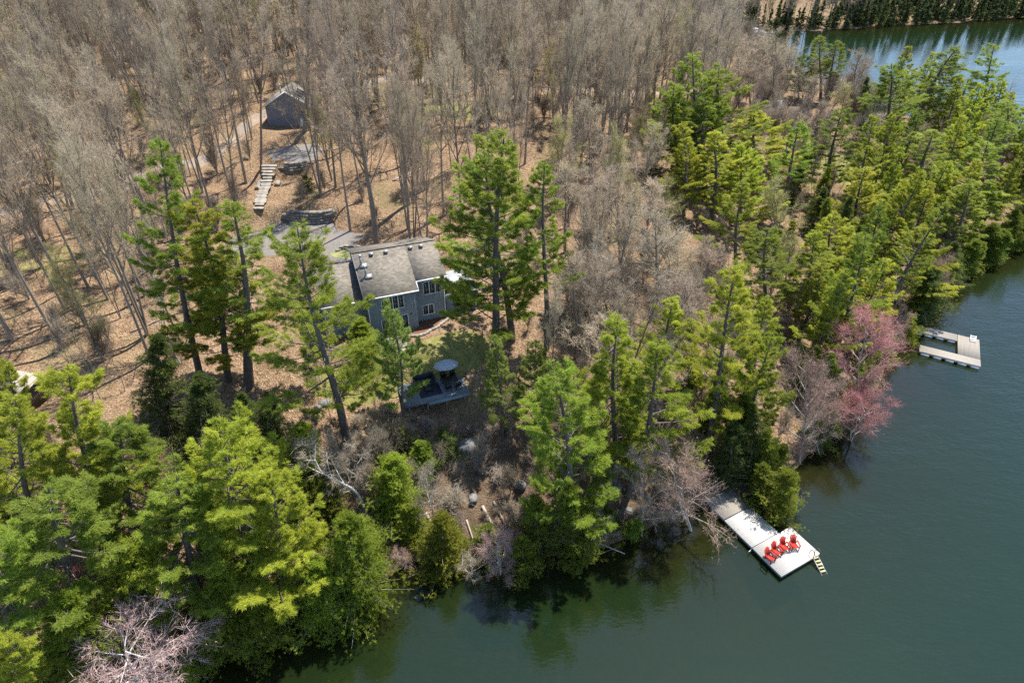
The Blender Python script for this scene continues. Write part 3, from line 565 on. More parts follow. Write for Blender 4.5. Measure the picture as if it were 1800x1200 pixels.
# ------------------------------------------------------------------ the trees one can tell apart, near ones first
# kind, foot, tip, crown width (photo pixels), label, variant
HEROES = [
 ('pine', (352, 664), (278, 250), 160, 'tallest white pine left of the driveway, its ragged top leaning left', 2),
 ('pine_y', (407, 666), (342, 352), 185, 'white pine with bare lower trunk, between ragged leaning pine and driveway', 0),
 ('pine', (447, 680), (408, 352), 165, 'white pine nearest the driveway, dark bare trunk over orange leaves', 1),
 ('pine', (606, 786), (524, 395), 180, 'white pine left of the house, pointed top against the grey driveway', 0),
 ('pine_b', (712, 738), (688, 535), 88, 'blue green pine in front of the house and beside the umbrella deck', 0),
 ('pine', (862, 640), (888, 238), 190, 'broad tall white pine at the right end of the house', 4),
 ('pine', (897, 602), (852, 262), 150, 'white pine close behind the broad one at the house corner', 0),
 ('pine', (957, 612), (960, 282), 92, 'slim white pine with long bare trunk right of the house pines', 3),
 ('pine', (1000, 545), (996, 440), 45, 'small thin pine behind the slim pine with long bare trunk', 3),
 ('pine_b', (884, 768), (873, 598), 72, 'young pine just right of the umbrella deck', 1),
 ('pine_b', (950, 752), (940, 604), 72, 'young pine between the umbrella deck and the pale leaf bank', 0),
 ('pine', (1002, 952), (985, 655), 165, 'wide dense pine at the waterline below the umbrella deck', 4),
 ('pine_y', (1076, 832), (1086, 556), 160, 'pine with forked crown standing behind the dense waterline pine', 0),
 ('pine_y', (1108, 872), (1160, 606), 160, 'pine with long bare trunk left of the brown shore maple', 1),
 ('pine_y', (1240, 792), (1298, 470), 150, 'stout bright pine above the red chair dock', 4),
 ('pine_y', (1290, 800), (1362, 585), 100, 'low bushy pine at the right foot of the stout bright pine', 0),
 ('pine', (1214, 330), (1222, 92), 115, 'tallest pine of the dark clump near the road', 2),
 ('pine', (1188, 312), (1186, 150), 85, 'left pine of the dark clump near the road', 0),
 ('pine', (1270, 330), (1268, 118), 105, 'rear right pine of the dark clump near the road', 3),
 ('pine', (1235, 352), (1240, 170), 100, 'middle pine of the dark clump near the road', 4),
 ('pine_y', (1205, 380), (1200, 215), 85, 'lower left bright pine of the clump near the road', 0),
 ('pine_y', (1300, 400), (1306, 250), 85, 'bright pine between the clump and the clearing', 2),
 ('pine', (1340, 560), (1352, 400), 90, 'green pine left of the dark bare trunk in the belt', 0),
 ('cedar', (1330, 600), (1336, 520), 60, 'dark cedar above the stout bright pine', 1),
 ('thicket', (1200, 600), (1200, 510), 110, 'tangled thicket left of the stout bright pine', 1),
 ('thicket', (1240, 520), (1240, 445), 100, 'bare thicket left of the lone bright pine', 0),
 ('bare', (1345, 150), (1345, 70), 60, 'bare tree on the bay shore behind the cottage', 0),
 ('bare', (1385, 150), (1388, 75), 55, 'bare tree on the bay shore left of the flat topped pines', 4),
 ('bare', (1300, 150), (1296, 60), 65, 'bare tree left of the bay end', 5),
 ('bare', (1300, 205), (1296, 110), 75, 'bare tree at the left of the cottage', 2),
 ('bare', (1335, 120), (1336, 66), 45, 'small bare tree at the end of the bay', 3),
 ('bare', (1420, 205), (1422, 120), 65, 'bare tree before the flat topped pines', 1),
 ('thicket', (1380, 225), (1380, 190), 70, 'brown brush in front of the cottage', 0),
 ('thicket', (1335, 225), (1335, 190), 60, 'brown brush hiding the cottage corner', 1),
 ('bare_green', (1480, 215), (1484, 150), 60, 'olive budding tree right of the flat topped pines', 0),
 ('thicket', (1520, 190), (1520, 160), 60, 'grey brush on the bay shore', 0),
 ('bare', (1410, 290), (1412, 205), 50, 'thin bare tree in the yellow clearing', 3),
 ('fresh', (640, 985), (636, 915), 110, 'green bush below the white crooked birch', 1),
 ('cedar', (575, 920), (570, 850), 95, 'green cedar left of the white crooked birch', 0),
 ('fresh', (725, 950), (722, 885), 85, 'green bush at the left foot of the dark bank', 0),
 ('cedar', (700, 800), (698, 742), 70, 'green cedar at the foot of the blue green pine', 2),
 ('hemlock', (510, 905), (502, 820), 100, 'shaded green tree behind the yellow shore pine', 1),
 ('cedar', (1045, 930), (1045, 860), 75, 'green cedar right of the wide dense pine', 0),
 ('cedar', (1120, 800), (1125, 735), 70, 'green cedar between the two forked pines', 1),
 ('brush', (795, 900), (795, 868), 70, 'pale brush in the middle of the dark bank', 0),
 ('brush', (900, 930), (900, 900), 60, 'twiggy brush at the foot of the bank', 1),
 ('fresh', (745, 825), (742, 775), 75, 'low green bush on the bank below the deck', 0),
 ('pine_y', (1250, 392), (1258, 232), 100, 'bright pine with bare foot in front of the dark clump', 1),
 ('pine_y', (1318, 318), (1330, 198), 110, 'yellow green pine at the right edge of the dark clump', 2),
 ('pine_y', (1290, 486), (1306, 320), 95, 'lone bright pine with long dark trunk left of the conifer belt', 1),
 ('hemlock', (1150, 325), (1150, 240), 45, 'small dark evergreen left of the dark pine clump', 0),
 ('pine', (1454, 345), (1476, 192), 105, 'pine with layered flat branches beside the yellow clearing', 2),
 ('pine', (1440, 182), (1444, 62), 46, 'left of two flat topped pines by the far bay', 3),
 ('pine', (1452, 180), (1472, 70), 48, 'right of two flat topped pines by the far bay', 3),
 ('pine_b', (1404, 172), (1408, 98), 45, 'slim pine left of two flat topped pines', 1),
 ('pine', (1560, 260), (1566, 112), 95, 'full pine left of the dark leaning pine by the bay', 0),
 ('pine_wind', (1590, 256), (1648, 86), 110, 'dark leaning pine overlooking the blue bay', 0),
 ('pine_wind', (1712, 262), (1752, 72), 75, 'highest windswept pine against the blue bay', 1),
 ('pine', (1676, 235), (1700, 138), 62, 'shorter pine left of the highest windswept pine', 1),
 ('pine_wind', (1756, 300), (1792, 168), 85, 'windswept pine at the right edge before the bay', 0),
 ('pine_wind', (1782, 305), (1815, 200), 70, 'rightmost windswept pine cut by the picture edge', 1),
 ('pine', (1672, 392), (1735, 248), 110, 'pine with leaning pale trunk near the right shore', 0),
 ('pine', (1600, 372), (1636, 228), 110, 'pine with straight dark trunk left of the leaning pale trunk', 1),
 ('pine', (1640, 330), (1690, 215), 80, 'middle pine of the row under the windswept tops', 4),
 ('pine_y', (1500, 425), (1520, 292), 105, 'yellow green pine behind the conifer belt near the clearing', 0),
 ('pine_y', (1560, 450), (1590, 318), 100, 'yellow green pine in the middle of the conifer belt', 1),
 ('pine_y', (1440, 505), (1470, 378), 100, 'yellow green pine in front of the clearing pines', 2),
 ('pine_y', (1400, 568), (1438, 408), 110, 'yellow green pine with dark bare trunk left in the conifer belt', 1),
 ('pine_y', (1480, 545), (1520, 412), 110, 'yellow green pine right of the dark bare trunk', 0),
 ('pine_y', (1568, 528), (1622, 402), 110, 'yellow green pine leaning to the lake above the maples', 2),
 ('pine', (1660, 455), (1712, 322), 95, 'pine over the steep lake bank on the right', 4),
 ('pine', (1700, 430), (1748, 330), 75, 'rightmost bank pine above the dark cedars', 0),
 ('cedar', (1726, 462), (1748, 392), 62, 'dark domed cedar at the waterline, right end of the shore', 0),
 ('cedar', (1762, 440), (1790, 370), 60, 'last dark cedar at the right picture edge', 2),
 ('hemlock', (1655, 505), (1680, 425), 85, 'drooping hemlock over the right shore', 0),
 ('hemlock', (1620, 560), (1640, 470), 95, 'dark hemlock hanging over the water above the far dock', 1),
 ('cedar_y', (1597, 600), (1598, 552), 45, 'yellow cedar beside the far dock ramp', 0),
 ('red', (1505, 715), (1520, 565), 165, 'crimson budding maple leaning over the lake left of the far dock', 0),
 ('red', (1495, 775), (1522, 690), 110, 'low red maple at the water below the crimson maple', 1),
 ('rust', (1405, 812), (1425, 632), 150, 'rust brown budding maple above the dock cedar', 0),
 ('rust', (1545, 600), (1555, 515), 75, 'pale rust maple behind the crimson maple', 1),
 ('bare_pale', (1440, 800), (1400, 730), 90, 'silver bare shrubby tree beside the rust maple', 0),
 ('cedar', (1470, 735), (1462, 620), 50, 'slim green cedar between rust and crimson maples', 1),
 ('cedar_y', (1362, 902), (1385, 828), 88, 'round yellow green cedar beside the red chair dock', 0),
 ('cedar', (1335, 878), (1345, 815), 70, 'dark cedar behind the round dock cedar', 2),
 ('hemlock', (1280, 850), (1290, 735), 85, 'shady hemlock at the land end of the red chair dock', 1),
 ('hemlock', (1318, 838), (1326, 712), 85, 'tall shady hemlock right above the dock ramp', 0),
 ('cedar', (1350, 850), (1352, 752), 62, 'dark narrow cedar between dock hemlock and rust maple', 1),
 ('cedar', (1300, 800), (1310, 690), 70, 'dark cedar in the shade behind the dock hemlock', 0),
 ('cedar', (1240, 770), (1270, 640), 60, 'dark cedar under the stout bright pine', 1),
 ('rust', (1215, 935), (1195, 775), 150, 'brown bare maple spreading over water left of the red chair dock', 1),
 ('bare_pale', (1128, 942), (1130, 800), 110, 'grey bare tree with straight trunk at the waterline', 0),
 ('cedar', (1010, 985), (1005, 850), 110, 'dark cedar at the water under the wide dense pine', 1),
 ('cedar', (950, 975), (940, 870), 70, 'small shaded cedar left of the wide dense pine', 0),
 ('bare_pale', (1050, 965), (1062, 905), 80, 'grey twiggy shrub overhanging the water', 1),
 ('cedar_y', (775, 1000), (778, 905), 105, 'round yellow cedar at the waterline below the bank', 1),
 ('cedar_y', (920, 1012), (918, 945), 70, 'pale grey green cedar at the waterline', 0),
 ('rust', (880, 1010), (862, 935), 105, 'rusty twigged shrub leaning over the water between two cedars', 1),
 ('bare_pale', (830, 1012), (812, 985), 85, 'low pale branches hanging over the dark water', 1),
 ('fresh', (628, 1065), (610, 905), 165, 'glossy deep green evergreen at the waterline', 0),
 ('fresh', (560, 1090), (560, 985), 130, 'deep green evergreen drooping to the water', 1),
 ('fresh', (690, 905), (692, 800), 120, 'deep green bush below the tall house pine', 1),
 ('fresh', (540, 860), (530, 745), 110, 'dark green tree behind the leaning pale birch', 0),
 ('birch', (645, 910), (560, 765), 120, 'white crooked birch with bare crown above the shore', 0),
 ('bare_pale', (625, 880), (622, 770), 110, 'grey bare tree beside the white crooked birch', 1),
 ('bare_pale', (768, 930), (745, 820), 90, 'bare grey tree leaning on the dark bank', 0),
 ('hemlock', (300, 775), (275, 590), 150, 'dark shaded hemlock left of the house pines', 0),
 ('hemlock', (370, 800), (350, 655), 130, 'dark hemlock behind the yellow shore pines', 1),
 ('hemlock', (480, 800), (470, 690), 110, 'dull olive evergreen below the trio of house pines', 1),
 ('hemlock', (430, 780), (425, 690), 90, 'dark evergreen between the hemlock and olive evergreen', 0),
 ('birch', (318, 640), (245, 495), 75, 'thin white birch leaning left behind the dark hemlock', 0),
 ('pine_y', (200, 935), (112, 640), 205, 'broad yellow green pine left of the dark hemlock', 0),
 ('pine_y', (85, 985), (18, 700), 190, 'bright yellow pine cut by the left picture edge', 1),
 ('pine_y', (45, 800), (8, 640), 90, 'yellow pine top at the left edge by the old shed', 2),
 ('pine', (262, 985), (200, 738), 190, 'green pine in the middle of the left shore trees', 4),
 ('pine_y', (440, 1035), (392, 745), 215, 'bright yellow crowned pine in front of the hemlocks', 2),
 ('pine_y', (515, 1070), (470, 830), 170, 'yellow pine nearest the glossy evergreen on shore', 0),
 ('pine', (355, 1080), (312, 838), 190, 'green pine below the bright yellow crowned pine', 0),
 ('pine', (150, 1100), (88, 850), 200, 'green pine above the pink shore maple, far left', 3),
 ('pine', (40, 1180), (-20, 930), 180, 'green pine at the lower left picture edge', 0),
 ('fresh', (255, 1120), (228, 955), 190, 'shaded green tree just above the pink shore maple', 1),
 ('fresh', (400, 1135), (390, 1000), 160, 'green tree drooping to the dark water, left', 0),
 ('cedar_y', (455, 1135), (460, 1055), 110, 'yellow cedar tip over the dark water', 0),
 ('fresh', (140, 1190), (120, 1040), 170, 'dim green tree behind the pink shore maple', 0),
 ('red', (150, 1115), (130, 1010), 90, 'sparse red maple above the pink spreading maple', 0),
 ('dome', (245, 1225), (228, 1128), 285, 'pink spreading bare maple at the lower left shore', 1),
 ('pine_y', (30, 1275), (20, 1120), 160, 'pale green pine in the lower left corner', 0),
 ('hemlock', (790, 800), (775, 752), 70, 'dark low evergreen on the slope under the umbrella deck', 1),
 ('rust', (1445, 778), (1462, 690), 100, 'low rusty maple at the water between rust and crimson maples', 1),
 ('shrub', (600, 690), (602, 665), 45, 'small green shrub on the lawn left of the umbrella deck', 0),
 ('fresh', (640, 625), (632, 560), 75, 'rounded green bush against the house left corner', 1),
 ('shrub', (540, 335), (538, 312), 30, 'small green bush on the leafy slope above the stone wall', 1),
 ('brush', (532, 350), (530, 338), 30, 'dark twiggy bush on the leafy slope above the stone wall', 1),
 ('pine', (1005, 112), (1002, 12), 48, 'lone dark pine among far bare trees', 0),
 ('pine_y', (895, 110), (892, 48), 60, 'yellow green budding tree among far bare trees', 2),
 ('pine', (1085, 70), (1080, 18), 55, 'green pine left of the far bay', 4),
 ('pine', (1140, 80), (1138, 32), 55, 'green pine nearer the far bay', 0),
 ('pine', (1225, 88), (1222, 48), 50, 'small pine before the far bay shore', 1),
 ('pine', (1270, 95), (1266, 50), 50, 'right small pine before the far bay shore', 0),
 ('bare', (1360, 200), (1362, 60), 95, 'wide bare tree in front of the far bay', 2),
 ('bare', (1320, 190), (1310, 75), 80, 'bare tree left of the wide one by the far bay', 0),
 ('bare', (1500, 175), (1510, 95), 70, 'bare tree between flat topped pines and the blue bay', 5),
 ('bare_pale', (1115, 345), (1125, 250), 70, 'pale bare tree left of the dark pine clump', 0),
 ('bare', (1140, 195), (1135, 60), 120, 'spreading bare tree by the road in the distance', 2),
 ('thicket', (1030, 560), (1035, 470), 120, 'tangled bare thicket right of the slim pine', 0),
 ('thicket', (1110, 575), (1115, 480), 130, 'dark tangled thicket above the shore pines', 0),
 ('bare_pale', (1060, 600), (1045, 430), 130, 'pale bare tree rising from the tangled thicket', 1),
 ('thicket', (1180, 520), (1180, 430), 120, 'dark bare thicket beside the conifer belt', 1),
 ('bare', (1160, 560), (1150, 380), 140, 'grey bare tree amid the dark thickets', 5),
 ('bare', (1090, 470), (1085, 320), 120, 'grey bare tree behind the thickets', 2),
 ('bare_green', (1190, 430), (1180, 325), 90, 'olive budding bush left of the conifer belt', 1),
 ('bare_green', (1090, 420), (1085, 245), 80, 'faintly green budding tree behind the thickets', 0),
 ('bare_green', (1370, 430), (1372, 320), 90, 'olive budding tree amid the conifer belt', 1),
 ('bare_green', (1380, 520), (1385, 420), 80, 'second olive budding tree lower in the conifer belt', 0),
 ('bare', (1545, 300), (1545, 205), 75, 'dark bare tree behind the layered pine', 5),
 ('bare_big', (535, 231), (528, -60), 95, 'forked bare tree in front of the garage gable', 1),
 ('bare', (459, 300), (462, 20), 80, 'tall bare tree at the left corner of the garage', 3),
 ('bare_big', (662, 437), (590, 110), 120, 'tall bare tree by the turning circle behind the house', 0),
 ('bare', (616, 408), (582, 130), 85, 'bare tree at the right end of the lower stone wall', 3),
 ('bare', (722, 436), (698, 150), 80, 'left of two bare trunks right behind the roof', 3),
 ('bare', (728, 434), (728, 130), 70, 'right of two bare trunks right behind the roof', 4),
 ('bare_big', (718, 360), (705, 90), 95, 'bare tree on the leafy slope above the house roof', 1),
 ('bare', (780, 380), (770, 110), 85, 'bare tree on the leafy slope behind the house pines', 0),
 ('bare', (590, 330), (565, 60), 75, 'bare tree right of the upper stone wall', 5),
 ('bare', (645, 300), (620, 30), 85, 'bare tree mid slope between garage and house', 2),
]
for k, b, t, w, lab, var in HEROES: hero(k, b, t, w, lab, var)
n_hero = len(PLACED)

# ------------------------------------------------------------------ fill trees of the shore belts and the bare wood
frng = np.random.default_rng(5)
def clear(x, y, m=0):
    """keep buildings, drives, docks and decks free"""
    for cx, cy, r in ((-10.5, 64, 9.5), (-29, 80, 9.5), (-20, 76, 6), (-32.8, 101, 6), (-36, 113, 7.2), (-7, 54, 6.5), (-6, 58, 5.5), (63, 117, 7), (22, 44, 5), (54, 76, 3.5), (-34.7, 91, 4.2), (-57, 58, 3.0), (66, 150, 6), (-30.5, 108, 4.5), (-36, 106, 4)):
        if (x-cx)**2+(y-cy)**2 < (r+m)**2: return False
    return True
ROAD = np.array([(-95, 62), (-78, 74), (-66, 82), (-52, 92), (-44, 101), (-43, 112), (-34, 128), (-18, 134), (4, 134), (28, 150), (52, 172)], float)
def road_d(x, y):
    a, b = ROAD[:-1], ROAD[1:]; e = b-a; t = np.clip(((np.array([x, y])-a)*e).sum(1)/(e*e).sum(1), 0, 1)
    return np.min(np.hypot(*(a+e*t[:, None]-np.array([x, y])).T))
def near(x, y, r, lst): return any((x-q[0])**2+(y-q[1])**2 < r*r for q in lst)
BELT = {'right': 'filler evergreen of the dense conifer belt between clearing and lake', 'left': 'small evergreen tucked among the lower left shore trees', 'tip': 'evergreen on the wooded point before the blue bay'}
cand = []
for _ in range(9000):
    x, y = frng.uniform(-55, 118), frng.uniform(12, 150)
    cand.append((x, y))
cd = sdist([c[0] for c in cand], [c[1] for c in cand]); nfill = 0
for (x, y), d in zip(cand, cd):
    if d < .8: continue
    z = hz(x, y); u, v, dep = px((x, y, z+4))
    if not (-80 < u < 1880 and -50 < v < 1330): continue
    if not clear(x, y): continue
    if u > 1330 and y > 45 and d < 26 and x > 30:
        if u < 1480 and v < 300: continue
        reg = 'tip' if y > 118 else 'right'; kd = str(frng.choice(['pine_y', 'cedar', 'pine', 'hemlock', 'cedar_y', 'bare_green', 'rust'], p=[.3, .2, .16, .1, .08, .1, .06]))
        if d < 3: kd = str(frng.choice(['cedar', 'hemlock', 'cedar_y', 'rust']))
        sp = 4.1
    elif u < 560 and v > 820 and d < 24:
        reg = 'left'; kd = str(frng.choice(['pine_y', 'pine', 'fresh', 'hemlock', 'cedar', 'red'], p=[.2, .22, .3, .13, .1, .05])); sp = 3.4
    elif 1150 < u < 1340 and 560 < v < 880 and d < 20:
        reg = 'dock'; kd = str(frng.choice(['cedar', 'hemlock', 'pine_y', 'bare_pale'])); sp = 4.2
    else: continue
    if near(x, y, sp, [q for q in PLACED if q[3] != 'bare']): continue
    h = {'pine_y': 14.5, 'pine': 16, 'cedar': 7.5, 'hemlock': 8, 'cedar_y': 6, 'bare_green': 9, 'rust': 7, 'fresh': 8, 'red': 7, 'bare_pale': 7}[kd]*frng.uniform(.75, 1.15)
    rr = {'pine_y': 3.8, 'pine': 3.8, 'cedar': 1.8, 'hemlock': 2.4, 'cedar_y': 1.7, 'bare_green': 2.6, 'rust': 2.3, 'fresh': 2.8, 'red': 2.3, 'bare_pale': 2.6}[kd]*frng.uniform(.85, 1.15)
    kn = {'pine_y': 'yellow green pine', 'pine': 'green pine', 'cedar': 'dark cedar', 'hemlock': 'dark hemlock', 'cedar_y': 'yellow cedar', 'bare_green': 'olive budding tree', 'rust': 'rusty budding maple', 'fresh': 'deep green evergreen', 'red': 'red budding maple', 'bare_pale': 'silver bare tree'}[kd]
    wh = {'right': 'packed into the belt between clearing and lake', 'left': 'packed among the lower left shore trees', 'tip': 'on the wooded point before the blue bay', 'dock': 'on the shaded slope above the red chair dock'}[reg]
    kn = ('tall ' if h > {'pine_y': 14.5, 'pine': 16}.get(kd, 8) else 'short ') + ('broad ' if rr > 3.4 else 'slim ') + kn
    side = 'lakeside ' if d < 6 else ('inner ' if d > 14 else '')
    plant(kd, (x, y, z-.1), h, rr, (frng.normal(-.02, .07)*h, frng.normal(0, .05)*h), f'{side}{kn} {wh}', f'{side}{kn}s {wh}')
    nfill += 1
# bare wood: the nearest 250 one by one, the rest as one mass
pts = []; cells = {}
tries = 0
W = frng.uniform(0, 1, (36000, 2))
W[:, 0] = -175 + W[:, 0]*290; W[:, 1] = 34 + W[:, 1]**1.15*472
wd_ = sdist(W[:, 0], W[:, 1]); wz = height(W[:, 0], W[:, 1])
for (x, y), d, z in zip(W, wd_, wz):
    if d < 9: continue
    u, v, dep = px((x, y, z)); ut, vt, _ = px((x, y, z+20))
    if not (-130 < u < 1500) or vt > 1000 or v < -60: continue
    if y < 75 and not (u < 330 and v < 640) and not (960 < u < 1330): continue
    if x > 28 and d < 24 and y < 200: continue
    if 1260 < u < 1480 and 225 < v < 420: continue
    if u > 1385 and v < 215: continue
    if 1030 < u < 1330 and v < 92: continue
    if u > 1270 and v < 420: continue
    if u > 1130 and 285 < v < 640: continue
    if not clear(x, y): continue
    if road_d(x, y) < 2.6: continue
    dens = 2.9 if y > 112 else 3.2
    if -34 < x < 6 and 66 < y < 112: dens = 5.6
    elif y < 85 and x < -34: dens = 3.3
    if y > 230: dens = 3.8
    key = (int(x//6), int(y//6))
    if any((x-q[0])**2+(y-q[1])**2 < dens*dens for i in (-1, 0, 1) for j in (-1, 0, 1) for q in cells.get((key[0]+i, key[1]+j), ())): continue
    if near(x, y, 2.5, PLACED[:n_hero]): continue
    cells.setdefault(key, []).append((x, y)); pts.append((math.hypot(math.hypot(x, y), CAM_H-z), x, y, z, u, v))
pts.sort()
def wood_place(x, y, u, v):
    if u < 250 and v > 430: return 'on open ground above the left shore pines'
    if u < 250: return 'in the far left wood'
    if u < 480 and v > 290: return 'left of the stone steps'
    if u < 470: return 'in the wood left of the garage'
    if u < 640 and v < 260: return 'beside the garage'
    if u < 800: return 'between garage and house'
    if u < 1000: return 'behind the tall house pines'
    if v > 380: return 'around the tangled thickets'
    return 'left of the dark pine clump'
NI = 235
for dd, x, y, z, u, v in pts[:NI]:
    kd = 'bare' if frng.random() > .1 else 'bare_green'
    h = frng.uniform(17, 24) if kd == 'bare' else frng.uniform(9, 14); thin = frng.random() < .35
    if thin: h *= .72
    if u > 985 and v > 330: h *= .6
    wp = wood_place(x, y, u, v); tn = ('olive budding tree' if kd == 'bare_green' else ('slender bare young tree' if thin else 'tall bare grey hardwood'))
    vr = int(frng.integers(0, 6)); lx = frng.normal(0, .05)*h
    ad = ('upright' if abs(lx) < .03*h else ('left leaning' if lx < 0 else 'right leaning'))
    tn = (f'{ad} olive budding tree' if kd == 'bare_green' else f'{ad} ' + ('thin young ' if thin else 'tall ') + ['bare grey hardwood', 'bare twin stemmed hardwood', 'broad crowned bare hardwood', 'narrow crowned bare hardwood', 'bare triple stemmed hardwood', 'dark twigged bare hardwood'][vr])
    plant(kd, (x, y, z-.1), h, (frng.uniform(2.5, 3.9) if not thin else frng.uniform(1.3, 2.0)), (lx, frng.normal(0, .04)*h), f'{tn} {wp}', f'bare trees {wp}', vr)

def stuff_scatter(name, label, protos, P_, S_, lean=.05):
    """one mass: instances on points by geometry nodes"""
    rng = np.random.default_rng(len(P_)); n = len(P_)
    coll = bpy.data.collections.new(name + '_kinds')
    for i, me in enumerate(protos): coll.objects.link(bpy.data.objects.new(f'{name}_kind_{i:02d}', me))
    me = bpy.data.meshes.new(name); me.vertices.add(n); me.vertices.foreach_set('co', np.asarray(P_, float).ravel())
    a = me.attributes.new('rot', 'FLOAT_VECTOR', 'POINT'); rot = np.stack([rng.normal(0, lean, n), rng.normal(0, lean, n), rng.uniform(0, 6.28, n)], 1); a.data.foreach_set('vector', rot.ravel())
    a = me.attributes.new('scl', 'FLOAT_VECTOR', 'POINT'); a.data.foreach_set('vector', np.asarray(S_, float).ravel())
    a = me.attributes.new('pick', 'INT', 'POINT'); a.data.foreach_set('value', rng.integers(0, len(protos), n).astype(np.int32))
    o = obj(name, me); tag(o, label, kind='stuff')
    ng = bpy.data.node_groups.new(name, 'GeometryNodeTree'); ng.interface.new_socket('Geometry', in_out='INPUT', socket_type='NodeSocketGeometry'); ng.interface.new_socket('Geometry', in_out='OUTPUT', socket_type='NodeSocketGeometry')
    nn, ln = ng.nodes, ng.links
    gi, go = nn.new('NodeGroupInput'), nn.new('NodeGroupOutput'); mp = nn.new('GeometryNodeMeshToPoints'); ip = nn.new('GeometryNodeInstanceOnPoints')
    ci = nn.new('GeometryNodeCollectionInfo'); ci.inputs[0].default_value = coll; ci.inputs[1].default_value = True; ci.inputs[2].default_value = True
    def at(nm, ty):
        q = nn.new('GeometryNodeInputNamedAttribute'); q.data_type = ty; q.inputs[0].default_value = nm; return q.outputs[0]
    ln.new(gi.outputs[0], mp.inputs[0]); ln.new(mp.outputs[0], ip.inputs['Points']); ln.new(ci.outputs[0], ip.inputs['Instance']); ip.inputs['Pick Instance'].default_value = True
    ln.new(at('pick', 'INT'), ip.inputs['Instance Index'])
    e2r = nn.new('FunctionNodeEulerToRotation'); ln.new(at('rot', 'FLOAT_VECTOR'), e2r.inputs[0]); ln.new(e2r.outputs[0], ip.inputs['Rotation'])
    ln.new(at('scl', 'FLOAT_VECTOR'), ip.inputs['Scale']); ln.new(ip.outputs[0], go.inputs[0])
    o.modifiers.new('scatter', 'NODES').node_group = ng
    return o
def joined(tr, cr):
    """trunk and crown of a prototype as one mesh for the far mass"""
    b = MB(); mats = []
    for k, me in enumerate((tr, cr)):
        v = np.empty(len(me.vertices)*3); me.vertices.foreach_get('co', v)
        ct = np.empty(len(me.polygons), int); me.polygons.foreach_get('loop_total', ct); li = np.empty(len(me.loops), int); me.loops.foreach_get('vertex_index', li)
        tn = np.empty(len(me.vertices)); me.attributes['tint'].data.foreach_get('value', tn)
        st = np.concatenate([[0], np.cumsum(ct)[:-1]]); n0 = b.n; b.mi = k; b.V.append(v.reshape(-1, 3)); b.T.append(tn); b.n += len(tn); mats.append(me.materials[0])
        for c in np.unique(ct):
            idx = st[ct == c]; f = li[idx[:, None]+np.arange(c)[None]]; b.F.append(f+n0); b.MI.append(np.full(len(f), k))
    return b.mesh('far_tree', mats)
farp = [joined(*bare(200+i, 21, .29, .40, 12, 6, 8, 3, m='twig' if i % 3 else 'twig_pale', lod=True, tw=.035, fine=.6)[:2]) for i in range(5)] + [joined(*bare(210, 20, .27, .34, 11, 6, 8, 3, m='twig_green', lod=True, tw=.045, fine=.6)[:2])]
rest = pts[NI:]
frS = []
for q in rest:
    s = frng.uniform(.72, 1.18); t = s*frng.uniform(.8, 1.1); frS.append((t, t, s))
stuff_scatter('bare_wood', 'leafless grey brown hardwood forest filling the upper left hills', farp, [(q[1], q[2], q[3]-.2) for q in rest], frS)
# undergrowth: saplings and brush on the forest floor
U = []; US = []
for (x, y), d, z in zip(W[:9000], wd_[:9000], wz[:9000]):
    u, v, dep = px((x, y, z))
    if d < 1.5 or not (-60 < u < 1500 and 100 < v < 900) or y > 160 or not clear(x, y, .5) or road_d(x, y) < 2.2: continue
    if -34 < x < 6 and 50 < y < 110 and frng.random() < .75: continue
    if y < 34: continue
    s = frng.uniform(.5, 1.3); U.append((x, y, z-.05)); US.append((s*.8, s*.8, s*frng.uniform(.8, 1.6)))
for _ in range(420):
    x, y = frng.uniform(45, 105), frng.uniform(95, 240); d = float(sdist([x], [y])[0]); z = hz(x, y); u, v, _d = px((x, y, z))
    if d < .8 or not (1240 < u < 1800 and 60 < v < 330) or not clear(x, y, -1): continue
    s = frng.uniform(.6, 1.7); U.append((x, y, z-.05)); US.append((s, s, s*frng.uniform(.8, 1.7)))
stuff_scatter('undergrowth', 'thin leafless saplings and brush scattered over the forest floor', [joined(*p[:2]) for p in PR['brush']] + [joined(*bare(107, 5, .22, .2, 6, 3, 4, 2, m='twig', tw=.02, trunk_r=.006)[:2])], U, US, .12)

